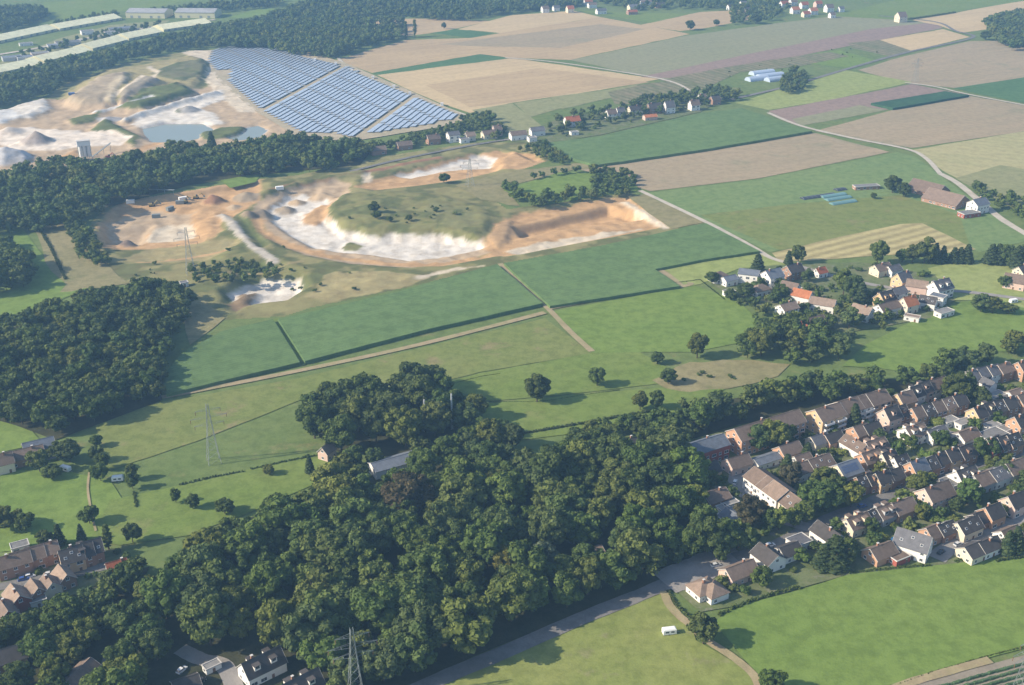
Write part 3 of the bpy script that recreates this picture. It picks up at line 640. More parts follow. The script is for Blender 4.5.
def crown(seed, kind, nclump, ncard, fine=True, card=.052):
    "foliage of a tree of height 1: leafy clumps with ragged leaf sprays, returns verts, triangles, leaf shade per vertex"
    r = np.random.default_rng(seed); V = []; T = []; Lf = []; nb = 0
    cl = []
    if kind == 'broad':
        rx, rz, cz = r.uniform(.40,.48), r.uniform(.44,.50), .53
        lean = r.normal(size=2)*.03
        for i in range(nclump):
            d = rot_rand(r); d[2] = d[2]*.9+.12
            k = r.uniform(.68,.84) if i > nclump*.15 else r.uniform(.2,.5)
            lob = 1+.16*math.sin(3*math.atan2(d[1],d[0])+seed)
            cl.append((np.array([d[0]*rx*k*lob+lean[0]*d[2], d[1]*rx*k*lob, cz+d[2]*rz*k]), r.uniform(.095,.15)*(34/nclump)**.4))
    elif kind == 'poplar':
        for i in range(nclump):
            z = r.uniform(.14,.93); a = r.uniform(0,6.28); w = .085*math.sin(math.pi*min(1,(z+.1)))**.6
            cl.append((np.array([math.cos(a)*w*.7, math.sin(a)*w*.7, z]), r.uniform(.05,.075)))
    elif kind == 'conifer':
        for i in range(nclump):
            z = .10+.86*(i/nclump)**1.15; a = i*2.4; w = .235*(1-z)**.85
            cl.append((np.array([math.cos(a)*w*.8, math.sin(a)*w*.8, z]), .045+.075*(1-z)))
    else:   # bush
        for i in range(nclump):
            d = rot_rand(r); k = r.uniform(.3,.8)
            cl.append((np.array([d[0]*.55*k, d[1]*.55*k, .45+abs(d[2])*.38*k-.1]), r.uniform(.16,.28)))
    bv, bf = ICO2 if fine else ICO
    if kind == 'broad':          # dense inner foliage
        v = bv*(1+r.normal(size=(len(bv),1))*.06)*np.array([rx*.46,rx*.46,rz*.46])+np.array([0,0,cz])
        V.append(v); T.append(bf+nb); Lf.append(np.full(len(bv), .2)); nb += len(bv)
    for c, rad in cl:
        sh = float(np.clip(r.normal(.5,.24), 0, 1))
        v = bv*(1+r.normal(size=(len(bv),1))*.10)*rad*.88; v[:,2] *= .85
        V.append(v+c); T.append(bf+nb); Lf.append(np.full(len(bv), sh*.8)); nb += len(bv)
        d = r.normal(size=(ncard,3)); d /= np.linalg.norm(d,axis=1)[:,None]; d[:,2] = np.where(d[:,2] < -.35, -d[:,2], d[:,2])
        p = c + d*rad*r.uniform(.86,1.16,(ncard,1))*np.array([1,1,.88])
        ok = np.ones(ncard, bool)
        for c2, r2 in cl:
            if c2 is not c: ok &= np.linalg.norm(p-c2,axis=1) > r2*.8
        p, d = p[ok], d[ok]; m = len(p)
        if not m: continue
        nrm = d + r.normal(size=(m,3))*.55; nrm /= np.linalg.norm(nrm,axis=1)[:,None]
        t1 = np.cross(nrm, r.normal(size=(m,3))); t1 /= np.linalg.norm(t1,axis=1)[:,None]; t2 = np.cross(nrm, t1)
        s = r.uniform(.6,1.3,(m,1))*card*(.6 if kind in ('poplar','conifer') else 1.6 if kind == 'bush' else 1)
        s2 = s*r.uniform(.5,.9,(m,1))
        q = np.stack([p-t1*s, p-t2*s2, p+t1*s, p+t2*s2], 1).reshape(-1,3)
        V.append(q); k = np.arange(m)*4+nb
        T.append(np.concatenate([np.stack([k,k+1,k+2],1), np.stack([k,k+2,k+3],1)])); nb += 4*m
        Lf.append(np.repeat(np.clip(sh+r.normal(size=m)*.18, 0, 1), 4))
    return np.concatenate(V), np.concatenate(T), np.concatenate(Lf)
def tri_mesh(name, V, T, Lf, mat, tint=None):
    me = bpy.data.meshes.new(name); n = len(T)
    me.vertices.add(len(V)); me.vertices.foreach_set('co', np.ascontiguousarray(V, np.float32).ravel())
    me.loops.add(n*3); me.loops.foreach_set('vertex_index', np.ascontiguousarray(T, np.int32).ravel())
    me.polygons.add(n); me.polygons.foreach_set('loop_start', np.arange(0, n*3, 3, dtype=np.int32))
    me.polygons.foreach_set('loop_total', np.full(n, 3, np.int32))
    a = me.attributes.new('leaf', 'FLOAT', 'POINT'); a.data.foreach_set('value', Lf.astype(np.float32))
    if tint is not None:
        c = me.color_attributes.new('tint', 'FLOAT_COLOR', 'POINT'); c.data.foreach_set('color', tint.astype(np.float32).ravel())
    me.materials.append(mat); me.update(calc_edges=True); me.validate()
    return me
NB = 9
HI = {'broad': [crown(i, 'broad', 46, 66, True, .040) for i in range(NB)], 'poplar': [crown(20+i, 'poplar', 34, 30) for i in range(2)],
      'conifer': [crown(30+i, 'conifer', 44, 26) for i in range(3)], 'bush': [crown(40+i, 'bush', 9, 46, True, .05) for i in range(4)]}
CROWN_ME = {k: [tri_mesh('crown', *c, M['leaf']) for c in v] for k, v in HI.items()}
MID = [crown(60+i, 'broad', 26, 26, False, .062) for i in range(6)]
LOW = [crown(80+i, 'broad', 13, 14, False, .09) for i in range(6)]
def trunk_mesh(top):
    r = random.Random(3); mb = MB(); mb.tube((0,0,-.01),(0,0,top*.5),.026,.02,8); mb.tube((0,0,top*.5),(.01,.01,top),.02,.012,8)
    for a in range(5):
        t = a*1.3; mb.tube((0,0,top*(.55+.08*a)), (math.cos(t)*.2, math.sin(t)*.2, top*(.55+.08*a)+.2), .012, .004, 5)
    return mb.mesh('trunk', M['bark'])
TRUNK = {'broad': trunk_mesh(.62), 'poplar': trunk_mesh(.5), 'conifer': trunk_mesh(.6)}
GREENS = [(.060,.115,.030),(.072,.132,.032),(.090,.150,.036),(.056,.100,.032),(.110,.155,.042),(.074,.120,.046),(.125,.165,.036)]
def tint_rand(r, k=1.0):
    c = r.choice(GREENS); f = r.uniform(.8,1.2)*k
    return (c[0]*f*r.uniform(1.0,1.22), c[1]*f*.97, c[2]*f*r.uniform(.8,1.1))
def tree(loc, H, kind='broad', tint=None, wide=1.0, label='', group=None, name=None, rng=rnd, cat=None):
    nm = name or {'broad':'broadleaf_tree','poplar':'poplar_tree','conifer':'conifer_tree','bush':'bush'}[kind]
    tint = tint or tint_rand(rng)
    i = rng.randrange(len(CROWN_ME[kind]))
    if kind == 'bush':
        o = link(nm, CROWN_ME[kind][i], None, loc, rng.uniform(0, 6.28)); o.scale = (H*wide*.9, H*wide*.9, H); o.color = (*tint, 1)
        tag(o, label, cat or 'bush', group); return o
    t = empty(nm, loc, rng.uniform(0, 6.28)); t.scale = (H*wide, H*wide, H)
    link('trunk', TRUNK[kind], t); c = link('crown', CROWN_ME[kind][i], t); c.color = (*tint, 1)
    tag(t, label, cat or 'tree', group)
    return t

# woods: sample trees whose foot and top both fall inside the visible outline
WOODS = [  # key, outline in the photo, height, spacing, tint factor, label of a single tree, label of the mass
 ('main', [(98,690),(104,640),(122,602),(160,560),(205,534),(262,504),(300,480),(335,468),(425,470),(470,462),(505,458),(545,448),(600,436),(650,430),(688,440),(692,470),(688,500),(715,516),(744,540),(730,556),(690,566),(655,578),(600,602),(520,634),(460,660),(400,692),(380,730),(98,730)], 17, 9.0, 1.0,
   'broadleaf tree in the big wood that fills the lower centre', 'rear part of the big wood in the lower centre'),
 ('gorge', [(55,596),(110,570),(150,548),(190,526),(150,572),(118,605),(100,640),(92,730),(-30,730),(-30,630),(10,618)], 11, 6.2, .9,
   'small tree among the lower left houses and the lane', 'rear trees by the lower left lane'),
 ('grove', [(303,432),(306,402),(322,388),(350,377),(380,376),(400,368),(434,366),(442,386),(484,394),(490,412),(474,430),(452,446),(402,456),(345,452),(318,446)], 17, 9.4, .8,
   'tree of the round dark grove above the big wood', 'rear trees of the round grove'),
 ('leftwood', [(-40,335),(0,318),(60,298),(110,284),(142,276),(184,286),(190,310),(172,345),(158,368),(160,398),(112,415),(62,436),(20,424),(-40,405)], 13, 7.8, .75,
   'tree of the dense dark wood at the left edge', 'dense dark wood at the left edge below the quarry'),
 ('leftspur', [(-40,232),(0,232),(28,256),(34,282),(20,290),(-40,300)], 13, 7.5, .85, 'tree at the left edge above the bright meadow', 'dark trees at the left edge above the bright meadow'),
 ('belt', [(-40,182),(0,172),(28,160),(70,156),(100,158),(150,150),(175,140),(215,146),(250,138),(290,132),(330,136),(372,140),(392,150),(362,160),(330,172),(290,170),(262,178),(240,176),(226,174),(200,180),(160,192),(110,205),(92,222),(40,232),(-40,236)], 13, 8.5, .9,
   'tree of the long belt above the quarry', 'long dark tree belt between quarry and gravel works'),
 ('hedge_left', [(60,214),(84,222),(92,236),(105,254),(118,262),(100,268),(84,262),(72,238)], 7, 5.0, .95, 'tree of the strip left of the sand basin', 'strip of trees left of the sand basin'),
 ('shedbelt', [(-40,84),(60,58),(100,50),(160,36),(205,24),(232,22),(300,20),(340,24),(350,40),(330,58),(300,56),(262,48),(215,48),(180,50),(130,60),(72,80),(55,94),(0,108),(-40,112)], 13, 9.5, .85,
   'tree of the belt below the pale sheds', 'dark tree belt between the pale sheds and the gravel works'),
 ('topwood', [(230,22),(262,16),(300,2),(340,-8),(480,-10),(600,-8),(580,6),(500,14),(470,20),(440,20),(400,16),(366,18),(345,26),(400,24),(404,38),(370,46),(336,58),(300,50),(236,46)], 13, 10, .85,
   'tree of the far wood at the top edge', 'far wood along the top edge beyond the solar park'),
 ('topleft', [(-40,10),(10,4),(44,6),(48,18),(30,24),(0,34),(-40,40)], 14, 10, .85, 'tree in the top left corner wood', 'dark wood in the top left corner'),
 ('topband', [(-40,40),(40,24),(100,12),(150,8),(230,0),(290,-6),(280,6),(220,12),(140,13),(60,28),(0,38),(-40,50)], 11, 10, .85, 'tree of the belt behind the pale sheds', 'tree belt behind the pale sheds'),
 ('topright', [(600,-8),(780,-8),(790,6),(768,22),(730,24),(735,10),(680,8),(640,10),(600,4)], 10, 12, .9, 'tree in the top village', 'trees around the top village'),
 ('villagebelt', [(686,424),(690,400),(720,392),(760,384),(790,372),(830,366),(870,364),(905,370),(935,366),(958,346),(985,344),(1030,330),(1100,330),(1100,362),(1024,362),(1000,352),(968,376),(950,404),(930,386),(900,388),(868,394),(820,404),(780,412),(742,420),(705,432)], 13, 8.0, .9,
   'tree of the belt between meadow and lower village', 'tree belt between the meadow and the lower village'),
 ('quarryhouses', [(352,148),(390,140),(420,130),(450,124),(470,112),(490,112),(505,128),(498,140),(470,132),(430,142),(380,152),(352,158)], 9, 7, .9, 'tree around the houses below the solar park', 'trees around the houses below the solar park'),
 ('orchard', [(498,184),(520,176),(560,168),(600,164),(630,170),(640,186),(625,196),(590,200),(540,208),(515,200)], 8, 7.0, .9, 'tree of the square orchard above the orange pit', 'trees of the square orchard above the orange pit'),
 ('scrub', [(512,150),(545,138),(568,158),(560,166),(530,152)], 6, 5, 1.0, 'scrub tree above the orange sand', 'scrub between sand strip and far hamlet'),
 ('quarryscrub', [(190,264),(235,258),(275,264),(282,274),(262,280),(220,283),(192,282)], 5, 5.0, .95, 'scrub tree beside the small white pit', 'dark scrub above the small white pit'),
 ('hamlettrees', [(545,128),(560,112),(600,104),(660,100),(720,92),(740,96),(700,108),(640,116),(600,126),(560,134)], 8, 10, .9, 'tree in the far hamlet', 'trees of the far hamlet'),
 ('hallside', [(408,458),(420,436),(450,438),(490,412),(520,428),(552,444),(510,472),(440,480),(412,476)], 12, 7.5, .9, 'tree between the round grove and the big wood', 'trees between the round grove and the big wood'),
 ('cottageside', [(326,466),(340,446),(372,444),(386,462),(380,484),(335,488)], 11, 7.0, .9, 'tree beside the pink cottage and the hall', 'trees beside the pink cottage and the hall'),
 ('upperedge', [(548,446),(590,424),(640,408),(690,396),(704,424),(692,452),(640,454),(580,456)], 10, 7.0, .85, 'tree on the upper rim of the big wood', 'trees on the upper rim of the big wood'),
 ('glasshousetrees', [(782,92),(784,74),(796,66),(808,74),(806,88),(792,94)], 8, 7.0, .8, 'tree beside the greenhouse tunnels', 'trees beside the greenhouse tunnels'),
 ('hamletback', [(622,108),(640,96),(720,84),(742,88),(738,100),(680,106)], 9, 9, .85, 'tree behind the far hamlet', 'trees behind the far hamlet'),
 ('spinney', [(734,348),(742,330),(772,314),(800,316),(838,322),(856,346),(848,362),(800,366),(762,360),(738,356)], 13, 8.5, .85, 'tree of the spinney just below the mid village', 'spinney just below the mid village'),
 ('midgardens', [(715,296),(760,276),(800,284),(850,280),(905,290),(930,318),(850,338),(790,334),(740,314)], 6.5, 8.5, .9, 'garden tree of the mid village', 'garden trees of the mid village'),
 ('lowgardens', [(690,500),(720,462),(760,440),(850,420),(950,395),(1040,372),(1040,540),(940,540),(850,560),(800,574),(750,596),(700,600),(730,545),(800,524),(740,520)], 6.5, 11.5, .95, 'garden tree of the large lower village', 'garden trees of the large lower village'),
 ('shedgap', [(8,54),(60,40),(100,30),(160,20),(158,27),(110,38),(60,48),(20,62)], 8, 13, .85, 'tree between the long pale sheds', 'trees between the long pale sheds'),
 ('rightend', [(982,20),(1000,12),(1060,5),(1060,52),(1010,50),(996,40)], 12, 9, .9, 'tree at the right edge of the top fields', 'trees at the right edge of the top fields'),
 ('rightroad', [(960,176),(990,186),(1024,196),(1060,205),(1060,232),(1030,228),(1000,208),(970,190)], 9, 8, .9, 'tree beside the road at the right edge', 'trees beside the road at the right edge'),
]
CLEAR = []
def blocked(p, boxes):
    if any(abs(p[0]-a) < r_ and -2 < b2-p[1] < l_ for a, b2, r_, l_ in CLEAR): return True
    return any(abs((p[0]-c[0])*ca+(p[1]-c[1])*sa) < l and abs(-(p[0]-c[0])*sa+(p[1]-c[1])*ca) < w for c, ca, sa, l, w in boxes)
HOUSE_BOX = []       # filled by the house builder

# ---------------------------------------------------------------- houses
def unit_window(w, h, name='window'):
    mb = MB(); f = .09
    mb.box(-w/2, w/2, -.05, .0, -h/2, -h/2+f, 0); mb.box(-w/2, w/2, -.05, .0, h/2-f, h/2, 0)
    mb.box(-w/2, -w/2+f, -.05, .0, -h/2+f, h/2-f, 0); mb.box(w/2-f, w/2, -.05, .0, -h/2+f, h/2-f, 0)
    mb.box(-.03, .03, -.05, .0, -h/2+f, h/2-f, 0); mb.box(-w/2+f, w/2-f, -.02, .02, -h/2+f, h/2-f, 1)
    mb.box(-w/2-.08, w/2+.08, -.14, .0, -h/2-.08, -h/2, 0)
    return mb.mesh(name, M['frame'], M['glass'])
WIN = unit_window(1.35, 1.35); WIN_S = unit_window(.95, 1.15); WIN_W = unit_window(2.3, 1.5)
DOOR = MB().box(-.5,.5,-.06,.0,0,2.1,0).box(-.62,.62,-.05,.0,2.1,2.2,1).mesh('door', M['door'], M['frame'])
SKYL = MB().box(-.55,.55,-.5,.5,0,.08,0).box(-.45,.45,-.4,.4,.08,.1,1).mesh('skylight', M['frame'], M['glass'])
CHIM = MB().box(-.4,.4,-.35,.35,-1.6,.9,0).box(-.48,.48,-.43,.43,.9,1.02,1).mesh('chimney', M['chimney'], M['trim'])
PVM = mat_plain('solar_glass', (.10,.13,.21), .16, .6, .15)
PV = MB().box(-.8,.8,-.5,.5,0,.06,0).mesh('solar_module', PVM)
def house(x, y, L, W, h, ang, wall, roof, feat='c', pitch=38, label='', group=None, name='house', cat='house'):
    if h < 7.5 and name != 'small_building' and L < 17: L *= .92; W *= .9
    rise = 0 if 'f' in feat else W/2*math.tan(R(pitch))
    c = P(x, y, (h+rise*.6)*.6); c.z = 0
    a = R(ang); ca, sa = math.cos(a), math.sin(a)
    HOUSE_BOX.append(((c.x, c.y), ca, sa, L/2+1.6, W/2+1.6))
    root = empty(name, c, a); tag(root, label, cat, group)
    s = scale_at(c)
    if group in ('houses at the bottom edge','houses hidden in big wood'): CLEAR.append((c.x, c.y, L*.42, W*.5+13))
    wm, rm = M['w_'+wall], M['r_'+roof]
    x0, x1, y0, y1 = -L/2, L/2, -W/2, W/2
    mb = MB()
    if 'f' in feat or 'h' in feat:
        mb.box(x0, x1, y0, y1, -.3, h)
    else:
        mb.add([(x0,y0,-.3),(x1,y0,-.3),(x1,y1,-.3),(x0,y1,-.3),(x0,y0,h),(x1,y0,h),(x1,y1,h),(x0,y1,h),(x0,0,h+rise),(x1,0,h+rise)],
               [(0,1,5,4),(2,3,7,6),(1,2,6,9,5),(3,0,4,8,7),(4,5,9,8),(6,7,8,9)])
    wallo = mb.build('wall', wm, root)
    o_ = .45; e = .35; mb = MB(); tn = math.tan(R(pitch))
    if 'f' in feat:
        mb.box(x0-.15, x1+.15, y0-.15, y1+.15, h+.002, h+.28)
        rf = mb.build('roof', rm, root)
        mb = MB()
        for q in ((x0-.2,x1+.2,y0-.2,y0+.1),(x0-.2,x1+.2,y1-.1,y1+.2),(x0-.2,x0+.1,y0+.1,y1-.1),(x1-.1,x1+.2,y0+.1,y1-.1)): mb.box(*q, h+.1, h+.5)
        mb.build('parapet', M['trim'], rf)
    elif 'h' in feat:
        k = min(W/2, L/2-.5); X0, X1, Y0, Y1 = x0-o_, x1+o_, y0-o_, y1+o_; zb = h-o_*tn+.05; zt = h+k*tn+.05
        mb.add([(X0,Y0,zb),(X1,Y0,zb),(X1,Y1,zb),(X0,Y1,zb),(x0+k,0,h+rise),(x1-k,0,h+rise),(X0,Y0,zb-.2),(X1,Y0,zb-.2),(X1,Y1,zb-.2),(X0,Y1,zb-.2)],
               [(0,1,5,4),(1,2,5),(2,3,4,5),(3,0,4),(6,7,1,0),(7,8,2,1),(8,9,3,2),(9,6,0,3),(9,8,7,6)])
        rf = mb.build('roof', rm, root)
    else:
        zr = h+rise+.12; ze = h-o_*tn+.12
        mb.slab([(x0-e,y0-o_,ze),(x1+e,y0-o_,ze),(x1+e,0,zr),(x0-e,0,zr)], .2)
        mb.slab([(x1+e,y1+o_,ze),(x0-e,y1+o_,ze),(x0-e,0,zr),(x1+e,0,zr)], .2)
        rf = mb.build('roof', rm, root)
        for xe in (x0-e-.04, x1+e-.02):
            pr6 = [(y0-o_,ze+.04),(0,zr+.04),(y1+o_,ze+.04),(y1+o_,ze-.22),(0,zr-.22),(y0-o_,ze-.22)]
            MB().add([(xe,a_,b2) for a_,b2 in pr6]+[(xe+.06,a_,b2) for a_,b2 in pr6], [(5,4,1,0),(4,3,2,1),(6,7,10,11),(7,8,9,10)]+[(k,(k+1)%6,6+(k+1)%6,6+k) for k in range(6)]).build('verge_trim', M['trim'], rf)
        mb = MB(); mb.bar((x0-e,0,zr+.03),(x1+e,0,zr+.03),.22); mb.build('ridge_cap', rm, rf)
    # openings on the sides that can be seen
    nst = max(1, int(round(h/2.8)))
    tocam = Vector((-c.x, -c.y)).normalized()
    hr = random.Random(int(x*31+y*17))
    sides = [((0,-1), L, y0), ((0,1), L, y1), ((-1,0), W, x0), ((1,0), W, x1)]
    for (nx, ny), ln, off in sides:
        nw = Vector((nx*ca-ny*sa, nx*sa+ny*ca))
        if nw.dot(tocam) < -.15: continue
        rz = math.atan2(ny, nx)+math.pi/2
        cnt = max(1, int(ln/(3.1 if s > 1.3 else 4.6)))
        rows = list(range(nst))
        for st in rows:
            z = 1.55+st*2.75
            for i in range(cnt):
                t = (i+.5)/cnt*ln-ln/2
                if st == 0 and i == cnt//2 and ny == -1 and s > 1.3:
                    link('door', DOOR, wallo, (t, off-.01, 0), rz); continue
                if hr.random() < .12: continue
                wme = hr.choice((WIN, WIN, WIN_W if ny else WIN, WIN_S))
                loc = (t, off-.01*1, z) if ny == -1 else (t, off+.01, z) if ny == 1 else (off+.01*nx, t, z)
                if z+.8 < h: link('window', wme, wallo, loc, rz)
        if nx and rise > 2.2 and s > 1.0 and 'h' not in feat:
            link('window', WIN, wallo, (off+.01*nx, 0, h+.75), rz)
    if 'c' in feat: link('chimney', CHIM, rf, (L*hr.uniform(-.3,.3), hr.choice((-.6,.6)), h+rise+.1))
    pr = R(pitch)
    def on_roof(t, frac, side, me, nm, lift=.14):
        o = link(nm, me, rf); yy = side*W/2*(1-frac); o.location = (t, yy, h+frac*rise+lift)
        o.rotation_euler = (-side*pr, 0, 0); return o
    vis = [sd_ for sd_ in (-1, 1)]
    if 's' in feat:
        for sd_ in vis:
            for i in range(3): on_roof(-L*.3+i*L*.3, .35+.3*(i%2), sd_, SKYL, 'skylight')
    if 'p' in feat:
        for sd_ in vis[:1]:
            for i in range(int(L/1.75)-1):
                for j in range(3): on_roof(-L/2+1.6+i*1.72, .3+.2*j, sd_, PV, 'solar_module', .16)
    if 'd' in feat and 'f' not in feat:
        for sd_ in vis:
            for t in ((-L*.22, L*.22) if L > 9 else (0,)):
                fr = .30; yb = sd_*W/2*(1-fr+.06); zb = h+fr*rise-.2; dw = 1.1; dd = abs(sd_*W/2*.48)
                mb = MB(); ya, yc = sorted((yb, yb-sd_*dd)); mb.box(t-dw, t+dw, ya, yc, zb, zb+1.9)
                dm = mb.build('dormer', wm, rf)
                mb = MB(); ya2, yc2 = sorted((yb+sd_*.25, yb-sd_*dd)); mb.box(t-dw-.2, t+dw+.2, ya2, yc2, zb+1.902, zb+2.05)
                mb.box(t-.7, t+.7, *sorted((yb+sd_*.002, yb+sd_*.05)), zb+.75, zb+1.7)
                mb.m[6:] = [1]*6
                mb.build('dormer_top', [rm, M['glass']], rf)
    if 'b' in feat:
        for st in range(nst):
            for t in ((-L*.25, L*.25) if L > 12 else (0,)):
                mb = MB(); zz = .9+st*2.75
                mb.box(t-2.6, t+2.6, y0-1.5, y0-.02, zz-.15, zz); mb.box(t-2.6, t+2.6, y0-1.55, y0-1.45, zz, zz+.95)
                mb.box(t-2.65, t-2.55, y0-1.44, y0-.02, zz, zz+.95); mb.box(t+2.55, t+2.65, y0-1.44, y0-.02, zz, zz+.95)
                mb.build('balcony', M['white'], wallo)
    if s > 1.3 and 'f' not in feat and hr.random() < .6:
        t = hr.uniform(-.3,.3)*L; MB().box(t-1.8, t+1.8, y0-3.2, y0-.4, .02, .14).build('terrace', FM['paving'], root)
    return root
ORD = ['first','second','third','fourth','fifth','sixth','seventh','eighth','ninth','tenth','eleventh','twelfth','thirteenth','fourteenth','fifteenth','sixteenth']
RN = {'brown':'brown','dark':'dark','grey':'grey','slate':'blue grey','red':'red','orange':'orange','tan':'tan','flat':'flat grey'}
WN = {'white':'white','cream':'cream','ochre':'ochre','orange':'orange brick','red':'red brick','pink':'pale pink','brown':'brown','grey':'grey'}
U, V_ = 30, 120
